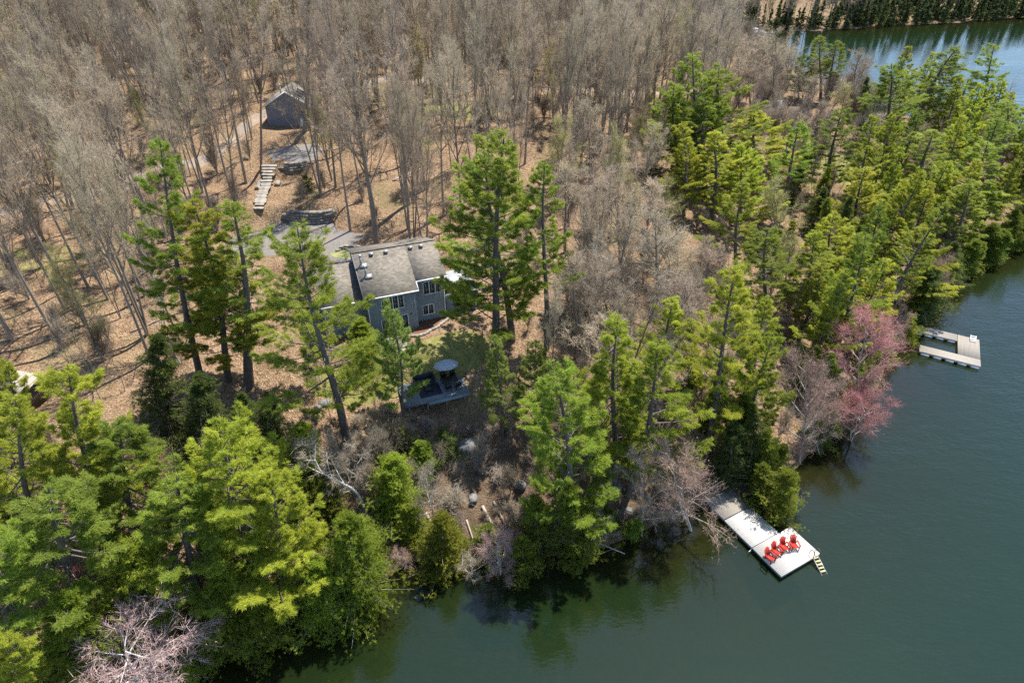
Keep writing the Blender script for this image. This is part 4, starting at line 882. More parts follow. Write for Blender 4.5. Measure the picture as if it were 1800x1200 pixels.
# low growth leaning out over the water along both shores
sh = np.array(SOUTH[3:]); sseg = np.hypot(*np.diff(sh, axis=0).T); scum = np.concatenate([[0], np.cumsum(sseg)]); s = 0
while s < scum[-1]-1:
    x, y = np.interp(s, scum, sh[:, 0]), np.interp(s, scum, sh[:, 1]); x2, y2 = np.interp(s+1, scum, sh[:, 0]), np.interp(s+1, scum, sh[:, 1])
    nx, ny = (y2-y), -(x2-x); l = math.hypot(nx, ny); nx, ny = nx/l, ny/l
    x -= nx*frng.uniform(.3, 1.6); y -= ny*frng.uniform(.3, 1.6); u, v, _d = px((x, y, 1))
    if clear(x, y) and -50 < u < 1850:
        if u < 700: kd, tx = str(frng.choice(['fresh', 'cedar', 'cedar_y', 'bare_pale'], p=[.45, .2, .15, .2])), 'over the dark water at the left shore'
        elif u < 1300: kd, tx = str(frng.choice(['bare_pale', 'brush', 'cedar_y', 'cedar', 'rust'], p=[.14, .26, .16, .34, .1])), 'at the foot of the bank below the deck'
        elif u < 1590: kd, tx = str(frng.choice(['rust', 'cedar', 'cedar_y', 'bare_pale', 'red', 'hemlock'], p=[.25, .22, .15, .14, .12, .12])), 'over the water between the two docks'
        else: kd, tx = str(frng.choice(['cedar', 'hemlock', 'cedar_y', 'rust'], p=[.4, .3, .2, .1])), 'over the water beyond the far dock'
        kn = {'fresh': 'deep green bush', 'cedar': 'dark green cedar', 'cedar_y': 'yellow green cedar', 'bare_pale': 'silver bare bush', 'brush': 'low pale brush', 'rust': 'rusty budding bush', 'red': 'red budding bush', 'hemlock': 'drooping dark hemlock'}[kd]
        hh = frng.uniform(2.6, 4.6) if u < 1300 else frng.uniform(3.2, 6.0)
        if kd == 'brush': hh = frng.uniform(1.6, 2.6)
        plant(kd, (x, y, max(hz(x, y), 0)-.1), hh, hh*frng.uniform(.34, .48), (nx*hh*frng.uniform(.1, .4), ny*hh*frng.uniform(.1, .4)), f'low {kn} leaning {tx}', f'low bushes leaning {tx}')
    s += frng.uniform(1.8, 3.0)
# brush and dead twigs littering the steep bank
K = []; KS = []
for _ in range(500):
    x, y = frng.uniform(-16, 26), frng.uniform(34, 56); d = float(sdist([x], [y])[0])
    if not (1.0 < d < 14) or (x+6.5)**2+(y-55)**2 < 22 or not clear(x, y, -2.5): continue
    if frng.random() < .45: continue
    s = frng.uniform(.25, .75); K.append((x, y, hz(x, y)-.05)); KS.append((s*1.2, s*1.2, s*.7))
stuff_scatter('bank_brush', 'dead twigs and low brush littering the dark bank above the water', [joined(*p[:2]) for p in PR['brush']], K, KS, .5)
# far shore: front row evergreens one by one, the hillside behind as a mass
fs = np.array([P(*q)[:2] for q in [(1180, 73), (1296, 66), (1330, 60), (1400, 56), (1500, 51), (1600, 45), (1700, 39), (1800, 33), (1860, 30)]])
seg = np.hypot(*np.diff(fs, axis=0).T); cum = np.concatenate([[0], np.cumsum(seg)]); s = 0
while s < cum[-1]:
    x = np.interp(s, cum, fs[:, 0]); y = np.interp(s, cum, fs[:, 1]) + frng.uniform(.2, 3.5); h = frng.uniform(4.5, 9.5)
    plant('spruce', (x, y, hz(x, y)-.1), h, h*frng.uniform(.17, .26), (0, 0), ('tall' if h > 8 else 'low' if h < 6 else 'mid sized') + ' dark pointed evergreen ' + ('left of the white boat' if px((x, y, 0))[0] < 1310 else 'behind the white boat' if px((x, y, 0))[0] < 1360 else 'on the far shore right of the boat' if px((x, y, 0))[0] < 1580 else 'on the far shore above the blue bay'), 'evergreens along the far shore')
    s += frng.uniform(1.6, 4.2)
fp = []; fS = []; bp_ = []; bS = []
for _ in range(2300):
    x = frng.uniform(-10, 330); y = np.interp(x, fs[:, 0], fs[:, 1]) + 4 + 130*frng.uniform(0, 1)**1.6
    if x < 75: y = frng.uniform(238, 330)
    z = hz(x, y); u, v, _d = px((x, y, z))
    if not (1000 < u < 1900) or v < -70: continue
    if 1330 < u < 1450 and -30 < v < 36 : continue
    if frng.random() < (.66 if u > 1460 or u < 1300 else .3): fp.append((x, y, z-.2)); s = frng.uniform(.4, .95); t = s*frng.uniform(.9, 1.4); fS.append((t, t, s))
    else: bp_.append((x, y, z-.2)); s = frng.uniform(.45, .75); bS.append((s, s, s))
stuff_scatter('evergreen_hillside', 'dark evergreen woods climbing the hill behind the far shore', [joined(*p[:2]) for p in PR['spruce']], fp, fS, .03)
stuff_scatter('far_bare_wood', 'pale bare trees among the evergreens of the far hill', farp, bp_, bS, .03)
# ------------------------------------------------------------------ stones (shared meshes)
def stone_mesh(seed, flat=1.0):
    rng = np.random.default_rng(seed); g = np.linspace(-1, 1, 3); v = []; idx = {}; f = []
    for ax in range(3):
        for sgn in (-1, 1):
            for i in range(2):
                for j in range(2):
                    q = []
                    for a, b in ((i, j), (i+1, j), (i+1, j+1), (i, j+1)):
                        p = [0, 0, 0]; p[ax] = sgn; p[(ax+1) % 3] = g[a]; p[(ax+2) % 3] = g[b]; p = tuple(p)
                        if p not in idx: idx[p] = len(v); v.append(p)
                        q.append(idx[p])
                    f.append(q if sgn > 0 else q[::-1])
    v = np.array(v, float); r = np.linalg.norm(v, axis=1, keepdims=True); v = v*(.80+.20/r*1.2) + rng.normal(0, .11, v.shape)
    return MB().add(v*.5, f)
STONES = [stone_mesh(i).mesh('stone', M['stone']) for i in range(6)]
STONES_P = [stone_mesh(i+10).mesh('stone', M['stone_pale']) for i in range(6)]
BOULD = [stone_mesh(i+20).mesh('boulder', M['boulder'], False) for i in range(5)]
def stone(parent, meshes, loc, dim, rz=0, name='stone'):
    o = obj(name, random.choice(meshes), parent); o.location = loc; o.scale = dim; o.rotation_euler = (random.gauss(0, .03), random.gauss(0, .03), rz); return o
def stone_wall(name, path, h, courses, label, lens=(.45, .95), dep=.55):
    path = np.array(path, float); seg = np.hypot(*np.diff(path[:, :2], axis=0).T); cum = np.concatenate([[0], np.cumsum(seg)])
    o = thing(name, tuple(path[0]), 0, label, 'wall')
    for c in range(courses):
        s = random.uniform(-.3, 0); ch = h/courses
        while s < cum[-1]:
            l = random.uniform(*lens); m = min(max(s+l/2, 0), cum[-1])
            p = np.array([np.interp(m, cum, path[:, i]) for i in range(3)]); e = np.array([np.interp(min(m+.3, cum[-1]), cum, path[:, i])-np.interp(max(m-.3, 0), cum, path[:, i]) for i in range(2)])
            end = min(1, .35+min(m, cum[-1]-m)/2.2)
            if (c+.5)/courses <= end+.12:
                stone(o, STONES if random.random() < .8 else STONES_P, (p[0]-path[0, 0]+random.gauss(0, .04), p[1]-path[0, 1]+.09*c+random.gauss(0, .05), p[2]-path[0, 2]+ch*(c+.5)-.1), (l*1.12, dep, ch*1.2), math.atan2(e[1], e[0]))
            s += l
    return o

# ------------------------------------------------------------------ blue house
HA = R(20); HO = (-15.14, 60.03, 10.0)
house = thing('house', HO, HA, 'blue grey two storey house with grey shingle roof among the pines', 'house')
def hw(x, y, z=0):      # house local -> world
    return (HO[0]+x*math.cos(HA)-y*math.sin(HA), HO[1]+x*math.sin(HA)+y*math.cos(HA), HO[2]+z)
zr = lambda y: 5.0 + (min(y, 11-y)+.35)*.42
def roof_slab(mb, x0, x1, y0, y1, z0, z1, t=.16):
    mb.add([(x0,y0,z0),(x1,y0,z0),(x1,y1,z1),(x0,y1,z1),(x0,y0,z0-t),(x1,y0,z0-t),(x1,y1,z1-t),(x0,y1,z1-t)], [[0,1,2,3],[7,6,5,4],[0,4,5,1],[1,5,6,2],[2,6,7,3],[3,7,4,0]])
w = MB(); g = -1.2; t_ = .17
def wall_poly(mb, pts):
    for q in ([pts] if len(pts) == 4 else [[pts[0], pts[i], pts[i+1]] for i in range(1, len(pts)-1)]): mb.add(q, [list(range(len(q)))])
wall_poly(w, [(0,0,g),(5.2,0,g),(5.2,0,zr(0)-t_),(0,0,zr(0)-t_)])
wall_poly(w, [(5.2,0,g),(5.2,1.1,g),(5.2,1.1,zr(1.1)-t_),(5.2,0,zr(0)-t_)])
wall_poly(w, [(5.2,1.1,g),(8.6,1.1,g),(8.6,1.1,zr(1.1)-t_),(5.2,1.1,zr(1.1)-t_)])
wall_poly(w, [(8.6,1.1,g),(8.6,11,g),(8.6,11,zr(11)-t_),(8.6,5.5,zr(5.5)-t_),(8.6,1.1,zr(1.1)-t_)])
wall_poly(w, [(8.6,11,g),(0,11,g),(0,11,zr(11)-t_),(8.6,11,zr(11)-t_)])
wall_poly(w, [(0,11,g),(0,0,g),(0,0,zr(0)-t_),(0,5.5,zr(5.5)-t_),(0,11,zr(11)-t_)])
w.build('wall', M['siding'], house)
bt = MB()
for x in np.arange(.2, 5.1, .3): bt.box((x, -.012, (g+zr(0)-t_)/2), (.05, .024, zr(0)-t_-g-.02))
for x in np.arange(5.4, 8.5, .3): bt.box((x, 1.088, (g+zr(1.1)-t_)/2), (.05, .024, zr(1.1)-t_-g-.02))
bt.build('board_and_batten', M['siding'], house)
rf = MB()
roof_slab(rf, -.3, 5.48, -.35, 5.5, 5.0, zr(5.5)); roof_slab(rf, 5.48, 8.9, .75, 5.5, zr(.75), zr(5.5)); roof_slab(rf, -.3, 8.9, 5.502, 11.35, zr(5.5), 5.0)
roof = rf.build('roof', M['shingle'], house)
MB().bar((-.32, 5.5, zr(5.5)+.02), (8.92, 5.5, zr(5.5)+.02), .28, .05).build('ridge_cap', M['shingle'], roof)
for x in (1.7, 3.3, 6.0, 7.2):
    q = MB(); q.box((x, 4.85, zr(4.85)+.13), (.34, .34, .2), 0, 0); q.box((x, 4.85, zr(4.85)+.245), (.42, .42, .03)); q.build('roof_vent', M['metal'], roof)
for x, y in ((.55, 2.3), (.35, 3.7)):
    q = MB(); q.box((x+.22, y-.1, zr(y)+.06), (.75, .5, .2), 0, .4); fl = q.build('chimney_flashing', M['metal'], roof)
    q = MB(); q.chain([(x, y, zr(y)-.1), (x, y, zr(y)+1.15)], [.12, .12], 10, True); q.chain([(x, y, zr(y)+1.2), (x, y, zr(y)+1.34)], [.17, .17], 10, True); q.build('flue', M['metal'], roof)
for x0, x1, y, z in ((-.3, 5.48, -.37, 4.93), (5.48, 8.9, .73, zr(.75)-.07)): MB().bar((x0, y-.04, z), (x1, y-.04, z), .1, .13).build('gutter', M['white'], roof)
for x, y, zt in ((.05, -.06, 4.85), (8.55, 1.04, 5.25)): MB().box((x, y, zt/2-.3), (.09, .08, zt+.5)).build('downspout', M['white'], house)
MB().bar((5.48, -.38, 4.93), (5.48, .72, zr(.75)-.07), .06, .14).build('rake_trim', M['white'], roof)
MB().bar((-.33, -.36, 4.92), (-.33, 5.5, zr(5.5)-.09), .05, .2).build('rake_trim', M['siding_dark'], roof)
def window(x0, x1, z0, z1, y, n, parent=house, facing=-1):
    fr = MB(); fw = .07
    fr.box(((x0+x1)/2, y+facing*.03, z1-fw/2), (x1-x0, .07, fw)); fr.box(((x0+x1)/2, y+facing*.04, z0+fw/2), (x1-x0+.06, .1, fw))
    xs = np.linspace(x0, x1, n+1)
    for i, x in enumerate(xs):
        ww = fw if i in (0, n) else .1
        fr.box((min(max(x, x0+ww/2), x1-ww/2), y+facing*.03, (z0+z1)/2), (ww, .068, z1-z0-2*fw))
    o = fr.build('window', M['white'], parent)
    for i in range(n): MB().box(((xs[i]+xs[i+1])/2, y+facing*.012, (z0+z1)/2), (xs[i+1]-xs[i]-.08, .02, z1-z0-.1)).build('pane', M['glass'], o)
    return o
window(1.45, 3.85, 3.0, 4.62, 0, 4); window(6.25, 8.3, 3.35, 4.98, 1.1, 3); window(6.0, 7.3, .75, 2.05, 1.1, 2); window(3.45, 4.15, .0, 2.1, 0, 1); window(1.2, 2.9, .35, 1.9, 0, 2)
q = MB(); q.box((4.5, -.06, 1.95), (.14, .12, .2)); lm = q.build('wall_lamp', M['black'], house); MB().box((4.5, -.125, 1.93), (.1, .02, .13)).build('lamp_glass', M['yellow'], lm)
# lower wing on the left
zw = lambda y: 3.9 + (min(y-1.6, 9.4-y)+.3)*.60
wg = MB()
wall_poly(wg, [(-4.4,1.6,g),(-.01,1.6,g),(-.01,1.6,zw(1.6)-t_),(-4.4,1.6,zw(1.6)-t_)]); wall_poly(wg, [(-4.4,9.4,g),(-4.4,1.6,g),(-4.4,1.6,zw(1.6)-t_),(-4.4,5.5,zw(5.5)-t_),(-4.4,9.4,zw(9.4)-t_)])
wall_poly(wg, [(-.01,9.4,g),(-4.4,9.4,g),(-4.4,9.4,zw(9.4)-t_),(-.01,9.4,zw(9.4)-t_)])
wing = wg.build('wing', M['siding'], house)
q = MB(); roof_slab(q, -4.7, -.02, 1.3, 5.5, 3.9, zw(5.5)); roof_slab(q, -4.7, -.02, 5.502, 9.7, zw(5.5), 3.9); q.build('wing_roof', M['shingle'], wing)
MB().bar((-4.7, 1.24, 3.84), (-.05, 1.24, 3.84), .1, .13).build('gutter', M['white'], wing)
MB().box((-4.36, 1.55, 1.6), (.09, .06, 4.4)).build('corner_board', M['white'], wing)
# raised side deck on the right
sd = MB()
for k in range(33): sd.box((10.6, 1.52+.155*k, 2.5), (3.94, .145, .05))
side = sd.build('side_deck', M['deck_pale'], house)
q = MB(); q.box((10.6, 1.42, .9), (3.9, .05, 3.1)); q.box((12.53, 4.0, .9), (.05, 5.1, 3.1))
for x in np.arange(8.8, 12.5, .3): q.box((x, 1.385, .9), (.05, .024, 3.08))
q.build('skirting', M['siding'], side)
MB().box((10.6, 1.36, 2.47), (4.0, .05, .16)).build('fascia_board', M['white'], side)
MB().box((12.2, 1.3, .8), (.12, .1, 3.0)).build('post', M['white'], side)
for x in (8.75, 10.0, 11.25, 12.5):
    MB().box((x, 1.5, 3.05), (.06, .06, 1.05)).build('rail_post', M['black'], side)
MB().box((10.62, 1.5, 3.58), (3.85, .08, .05)).build('handrail', M['black'], side)
MB().box((10.62, 1.5, 3.05), (3.7, .012, .85)).build('rail_glass', M['glass'], side)
def patio_chair(name, loc, rz, m, label, group=None):
    o = thing(name, loc, rz, label, 'chair', group)
    MB().box((0, 0, .43), (.55, .55, .07)).build('seat', M[m], o); MB().box((0, .27, .74), (.55, .06, .6), 0, -.2).build('backrest', M[m], o)
    for sx in (-1, 1):
        MB().box((sx*.28, 0, .62), (.06, .5, .04)).build('armrest', M[m], o)
        for sy in (-1, 1): MB().box((sx*.25, sy*.24, .2), (.05, .05, .4)).build('leg', M[m], o)
    return o
patio_chair('patio_chair', hw(9.5, 4.4, 2.525), HA+.4, 'white', 'white patio chair on the side deck, near the house wall')
patio_chair('patio_chair', hw(11.4, 4.6, 2.525), HA-.5, 'white', 'white patio chair on the side deck, on its outer side')
o = thing('patio_table', hw(10.4, 3.4, 2.525), HA, 'round white patio table on the raised side deck', 'table')
MB().chain([(0, 0, .7), (0, 0, .74)], [.55, .55], 20, True).build('table_top', M['white'], o); MB().chain([(0, 0, 0), (0, 0, .7)], [.05, .05], 8).build('leg', M['white'], o)
MB().chain([(0, 0, 0), (0, 0, .03)], [.28, .28], 14, True).build('base', M['white'], o)
# mulch bed, edging stones, slabs
edge = [hit(*q) for q in ((722, 592), (735, 591.5), (748, 588), (758, 583), (768, 577), (782, 567), (795, 558))]
bw = [hw(x, y) for x, y in ((4.9, -.15), (5.25, .2), (5.25, 1.0), (6.4, 1.0), (7.6, 1.0), (8.7, 1.0), (9.5, 1.2))]
mb = MB(); rows = []
for e, b in zip(edge, bw):
    for s in np.linspace(0, 1, 7):
        x, y = e[0]*(1-s)+b[0]*s, e[1]*(1-s)+b[1]*s; rows.append((x, y, hz(x, y)+.05))
ii = np.arange(6)[:, None]*7+np.arange(6)[None]
mb.add(rows, np.stack([ii, ii+1, ii+8, ii+7], -1).reshape(-1, 4)); tag(mb.build('mulch_bed', M['mulch'], smooth=True), 'red brown mulch bed against the house foundation', kind='structure')
ed = np.array(edge); cum = np.concatenate([[0], np.cumsum(np.hypot(*np.diff(ed[:, :2], axis=0).T))])
o = thing('stone_edging', tuple(ed[0]), 0, 'curved row of pale edging stones between mulch bed and lawn', 'edging')
for s in np.arange(.2, cum[-1], .42):
    x, y = np.interp(s, cum, ed[:, 0]), np.interp(s, cum, ed[:, 1]); x2, y2 = np.interp(s+.2, cum, ed[:, 0]), np.interp(s+.2, cum, ed[:, 1])
    stone(o, STONES_P, (x-ed[0, 0], y-ed[0, 1], hz(x, y)-ed[0, 2]+.1), (.46, .3, .28), math.atan2(y2-y, x2-x))
for i, (u, v, nm) in enumerate(((800, 554, 'paving slab nearest the house, below the side deck'), (811.5, 552.5, 'middle paving slab of three below the side deck'), (823, 551, 'outermost paving slab of three below the side deck'))):
    p = hit(u, v); o = MB().box((0, 0, .06), (.75, .6, .12)).build('paving_slab', M['stone_pale']); o.location = tuple(p); o.rotation_euler = (0, 0, HA); tag(o, nm, 'slab', 'paving slabs below the side deck')
o = thing('garden_steps', tuple(hit(706, 622)), HA+.2, 'pale flagstone garden steps half hidden by the blue green pine', 'steps')
for k in range(4): stone(o, STONES_P, (.1*k, .62*k, .1+.16*k), (1.9, .75, .24), random.gauss(0, .05), 'step')

# ------------------------------------------------------------------ umbrella deck on the slope
DA = R(21); DO = P(752, 704, 7.7)
deck = thing('garden_deck', (DO[0]-2.3*math.cos(DA), DO[1]-2.3*math.sin(DA), 7.7), DA, 'grey wooden deck with umbrella on the slope below the house', 'deck')
dk = lambda x, y, z=0: tuple(np.array(deck.location)+np.array([x*math.cos(DA)-y*math.sin(DA), x*math.sin(DA)+y*math.cos(DA), z]))
DW, DD_ = 6.6, 3.7
q = MB()
for k in range(27): q.box((DW/2, .07+.137*k, -.02), (DW, .128, .04))
q.build('deck_boards', M['deck_grey'], deck)
for a, b in (((0, -.03), (DW, -.03)), ((0, DD_+.03), (DW, DD_+.03)), ((-.03, -.05), (-.03, DD_+.05)), ((DW+.03, -.05), (DW+.03, DD_+.05))):
    MB().bar((a[0], a[1], -.19), (b[0], b[1], -.19), .05, .3).build('fascia_board', M['deck_grey'], deck)
q = MB(); q.box((DW/2+1.2, -.28, -.1), (DW-2.2, .42, .05)); q.box((DW/2+1.2, -.48, -.18), (DW-2.2, .04, .18)); q.build('front_ledge', M['deck_grey'], deck)
for x in (.4, 2.3, 4.3, 6.2):
    for y in (.25, 3.4):
        wx, wy, _ = dk(x, y); hgt = 7.7-.34-hz(wx, wy)+.3
        if hgt > .3: MB().box((x, y, -.34-hgt/2), (.14, .14, hgt)).build('post', M['wood_grey'], deck)
MB().box((2.9, 1.5, .012), (2.3, 1.9, .012)).build('rug', M['navy'], deck)
um = thing('patio_umbrella', dk(5.0, 2.3), DA, 'open slate grey patio umbrella over the garden deck', 'umbrella')
n = 8; a = np.arange(n)*2*math.pi/n; rim = np.stack([1.35*np.cos(a), 1.35*np.sin(a), np.full(n, 2.2)], 1)
q = MB(); mid = np.stack([.75*np.cos(a), .75*np.sin(a), np.full(n, 2.5)], 1)
q.add(np.vstack([[[0, 0, 2.72]], mid, rim, rim-[0, 0, .14]]), [[0, 1+i, 1+(i+1) % n] for i in range(n)])
q.F.append(np.array([[1+i, 9+i, 9+(i+1) % n, 1+(i+1) % n] for i in range(n)])); q.F.append(np.array([[9+i, 17+i, 17+(i+1) % n, 9+(i+1) % n] for i in range(n)])); q.MI += [np.zeros(n, int)]*2
cn = q.build('canopy', M['slate_fabric'], um); TILT = Matrix.Translation((0, 0, 2.3)) @ Matrix.Rotation(R(-16), 4, 'X') @ Matrix.Translation((0, 0, -2.3)); cn.matrix_local = TILT
MB().chain([(0, 0, 0), (0, 0, 2.45)], [.03, .03], 8, True).build('pole', M['black'], um); MB().chain([(0, 0, 0), (0, 0, .09)], [.3, .28], 14, True).build('base', M['black'], um)
for i in range(n): MB().bar((0, 0, 2.65), (rim[i][0]*.98, rim[i][1]*.98, 2.16), .02, .02).build('rib', M['black'], um).matrix_local = TILT
t = thing('patio_table', dk(5.2, 1.6), DA, 'black patio table under the slate umbrella', 'table')
MB().box((0, 0, .72), (1.5, .9, .04)).build('table_top', M['black'], t)
for sx in (-1, 1):
    for sy in (-1, 1): MB().box((sx*.65, sy*.38, .35), (.06, .06, .7)).build('leg', M['black'], t)
for x, y, r, nm in ((4.7, 2.45, 0, 'black patio chair behind the umbrella table, left'), (5.7, 2.45, 0, 'black patio chair behind the umbrella table, right'), (4.7, .8, math.pi, 'black patio chair at the lake side of the umbrella table, left'), (5.75, .8, math.pi, 'black patio chair at the lake side of the umbrella table, right')):
    patio_chair('patio_chair', dk(x, y), DA+r, 'black', nm, 'black chairs around the umbrella table')
s_ = thing('outdoor_sofa', dk(2.7, 2.9), DA, 'dark cushioned outdoor sofa on the garden deck beside the rug', 'sofa')
MB().box((0, 0, .28), (2.0, .8, .3)).build('seat', M['navy'], s_); MB().box((0, .36, .62), (2.0, .18, .5)).build('backrest', M['navy'], s_)
for sx in (-1, 1): MB().box((sx*1.05, 0, .42), (.14, .84, .6)).build('armrest', M['navy'], s_)
for sx in (-1, 1):
    for sy in (-1, 1): MB().box((sx*.9, sy*.33, .065), (.08, .08, .13)).build('leg', M['black'], s_)
MB().box((0, 0, .38), (.9, .55, .08)).build('coffee_table', M['black']); bpy.data.objects['coffee_table'].location = dk(2.8, 1.4)
ct = bpy.data.objects['coffee_table']; ct.rotation_euler = (0, 0, DA); tag(ct, 'low black coffee table on the dark rug', 'table')
for sx in (-1, 1):
    for sy in (-1, 1): MB().box((sx*.4, sy*.22, .19), (.06, .06, .34)).build('leg', M['black'], ct)
patio_chair('patio_chair', dk(.9, 1.6), DA+1.5, 'slate_fabric', 'grey patio chair at the left end of the garden deck')

# ------------------------------------------------------------------ garage, terrace wall, steps
GO = P(512, 221, 16.0)
gar = thing('garage', tuple(GO), R(2), 'dark grey gabled garage among the bare trees', 'garage')
hwid, dep_, wh, pk = 3.6, 5.0, 3.2, 5.35
q = MB(); g = -1.0
wall_poly(q, [(-hwid,0,g),(hwid,0,g),(hwid,0,wh),(0,0,pk),(-hwid,0,wh)]); wall_poly(q, [(hwid,dep_,g),(-hwid,dep_,g),(-hwid,dep_,wh),(0,dep_,pk),(hwid,dep_,wh)])
wall_poly(q, [(hwid,0,g),(hwid,dep_,g),(hwid,dep_,wh),(hwid,0,wh)]); wall_poly(q, [(-hwid,dep_,g),(-hwid,0,g),(-hwid,0,wh),(-hwid,dep_,wh)])
q.build('wall', M['siding_dark'], gar)
q = MB()
for sx in (-1, 1):
    x0, z0 = sx*(hwid+.4), wh-.27; A = [(x0, -.3, z0+.16), (0, -.3, pk+.16), (0, dep_+.3, pk+.16), (x0, dep_+.3, z0+.16)]; B = [(p[0], p[1], p[2]-.14) for p in A]
    q.add(A+B, [[0,1,2,3],[7,6,5,4],[0,4,5,1],[1,5,6,2],[2,6,7,3],[3,7,4,0]])
groof = q.build('roof', M['shingle_tan'], gar)
for sx in (-1, 1): MB().bar((sx*(hwid+.4), -.33, wh-.2), (0, -.33, pk+.08), .04, .18).build('rake_trim', M['white'], groof)
MB().bar((hwid+.44, -.3, wh-.18), (hwid+.44, dep_+.3, wh-.18), .1, .12).build('gutter', M['white'], groof)
sl_ = (pk-wh+.27)/(hwid+.4)
for k in range(3):
    y = 1.1+k*1.2; MB().box((1.7, y, pk+.2-1.7*sl_), (1.3, .5, .06), 0, 0, math.atan(sl_)).build('skylight', M['glass'], groof)
q = MB(); q.chain([(-.8, .5, pk-.8), (-.8, .5, pk+.9)], [.13, .13], 8, True); q.chain([(-.8, .5, pk+.95), (-.8, .5, pk+1.1)], [.19, .19], 8, True); q.build('flue', M['metal'], groof)
MB().box((-1.2, -.06, 3.1), (.16, .1, .12)).build('gable_lamp', M['white'], gar)
for x, nm in ((2.05, 'left of two white propane tanks against the garage gable'), (2.95, 'right of two white propane tanks against the garage gable')):
    wx, wy = GO[0]+x, GO[1]-.55; tk = thing('propane_tank', (wx, wy, hz(wx, wy)), 0, nm, 'tank', 'propane tanks by the garage')
    MB().chain([(0, 0, .05), (0, 0, .15), (0, 0, 1.15), (0, 0, 1.32)], [.26, .36, .36, .2], 14, True).build('cylinder', M['white'], tk); MB().chain([(0, 0, 1.32), (0, 0, 1.5)], [.13, .13], 10, True).build('valve_collar', M['white'], tk)
    MB().chain([(0, 0, -.1), (0, 0, .06)], [.28, .28], 12, True).build('foot_ring', M['white'], tk)
lw = [P(u, v, 11.0) for u, v in ((500, 392), (518, 396), (540, 397), (562, 397), (582, 394), (592, 386))]
stone_wall('retaining_wall', lw, 2.0, 6, 'dark curved dry stone wall behind the gravel parking area')
uw = [(-34.2, 96.75, 13.7), (-32.8, 96.7, 13.7), (-31.0, 97.1, 13.8), (-29.4, 98.1, 13.9)]
stone_wall('retaining_wall', uw, 1.45, 5, 'pale stone wall holding up the terrace before the garage', (.5, 1.2))
st = thing('stone_steps', (-34.4, 85.6, 11.2), R(2), 'long flight of stone steps climbing to the garage terrace', 'steps')
zz = -9
for k in range(18):
    f = k/17; zz = max(zz+.03, .25+3.5*f, hz(-34.4-.9*f, 85.6+.62*k)-11.2+.1); stone(st, STONES_P, (-.9*f+random.gauss(0, .06), .62*k, zz), (1.45+random.gauss(0, .16)+(.4 if k > 15 else 0), .56, .26), random.gauss(0, .05), 'step')
for k in range(9):
    sx = random.choice((-1, 1)); f = random.uniform(.55, 1); stone(st, STONES_P, (-.9*f+sx*1.3, 10.5*f, hz(-34.4-.9*f, 85.6+10.5*f)-11.2+.25), (.7, .6, .5), random.uniform(0, 3), 'side_stone')
pw = [P(u, v, 11.1) for u, v in ((592, 440), (604, 436.5), (620, 436), (634, 438), (642, 443))]
stone_wall('island_border', pw, .45, 2, 'low stone border of the grass island behind the house', (.35, .6), .35)
mb = MB(); c = np.mean(pw, axis=0); ring = [(c[0]+2.6*math.cos(t)*1.0, c[1]-.9+1.3*math.sin(t)) for t in np.linspace(0, 2*math.pi, 20, endpoint=False)]
mb.add([(c[0], c[1]-.9, hz(c[0], c[1]-.9)+.16)]+[(x, y, hz(x, y)+.08) for x, y in ring], [[0, 1+i, 1+(i+1) % 20] for i in range(20)])
m_, nt_, ln_, b_ = mat('grass_island'); no_ = N(nt_, 'ShaderNodeTexNoise', i_Scale=3., i_Detail=8.); r_ = ramp(nt_, [(.3, (.10, .13, .03)), (.7, (.27, .25, .10))]); ln_.new(no_.outputs[0], r_.inputs[0]); ln_.new(r_.outputs[0], b_.inputs[0])
tag(mb.build('lawn', m_, smooth=True), 'small oval grass island in the gravel behind the house', kind='structure')

# ------------------------------------------------------------------ docks
def boards(mb, x0, x1, y0, y1, z, along='x', wd=.14, gap=.012):
    a0, a1 = (y0, y1) if along == 'x' else (x0, x1); n = max(1, int((a1-a0)/wd)); s = (a1-a0)/n
    for k in range(n):
        m = a0+s*(k+.5); j = random.gauss(0, .004)
        if along == 'x': mb.box(((x0+x1)/2, m, z+j-.02), (x1-x0, s-gap, .04))
        else: mb.box((m, (y0+y1)/2, z+j-.02), (s-gap, y1-y0, .04))
def section(parent, name, x0, x1, y0, y1, z, m, along, floats=True, fm='fascia'):
    q = MB(); boards(q, x0, x1, y0, y1, z, along); s = q.build(name, M[m], parent)
    for a, b in (((x0, y0), (x1, y0)), ((x0, y1), (x1, y1)), ((x0, y0), (x0, y1)), ((x1, y0), (x1, y1))):
        c = ((x0+x1)/2, (y0+y1)/2); sh = lambda p: tuple(np.array(p)+(np.array(c)-np.array(p))/np.linalg.norm(np.array(c)-np.array(p))*.05)
        A, B = sh(a), sh(b); MB().bar((*A, z-.17), (*B, z-.17), .05, .24).build('fascia_board', M[fm], s)
    return s
def ladder(label, loc, rz, run, drop):
    """inclined swim steps with two looped handrails; out is -y"""
    o = thing('dock_ladder', loc, rz, label, 'ladder')
    for sx in (-1, 1):
        MB().chain([(sx*.3, .5, .02), (sx*.3, .42, .5), (sx*.3, .26, .72), (sx*.3, .06, .7), (sx*.3, -.06, .45), (sx*.3, -.1, .03)], [.032]*6, 6).build('handrail', M['wood_dark'], o)
        MB().bar((sx*.27, .05, -.02), (sx*.27, -run, -drop), .045, .11).build('stringer', M['metal'], o)
    for k in range(6): f = (k+.5)/6; MB().box((0, .02-run*f, -.0-drop*f+.03), (.5, .16, .035)).build('tread', M['tread'], o)
    return o
DA1 = R(29.4); L1 = P(1322, 962, .5)
d1 = thing('dock', (L1[0], L1[1], 0), DA1, 'sunlit pale plank dock with red chairs reaching into the lake', 'dock')
w1 = lambda x, y, z=0: (L1[0]+x*math.cos(DA1)-y*math.sin(DA1), L1[1]+x*math.sin(DA1)+y*math.cos(DA1), z)
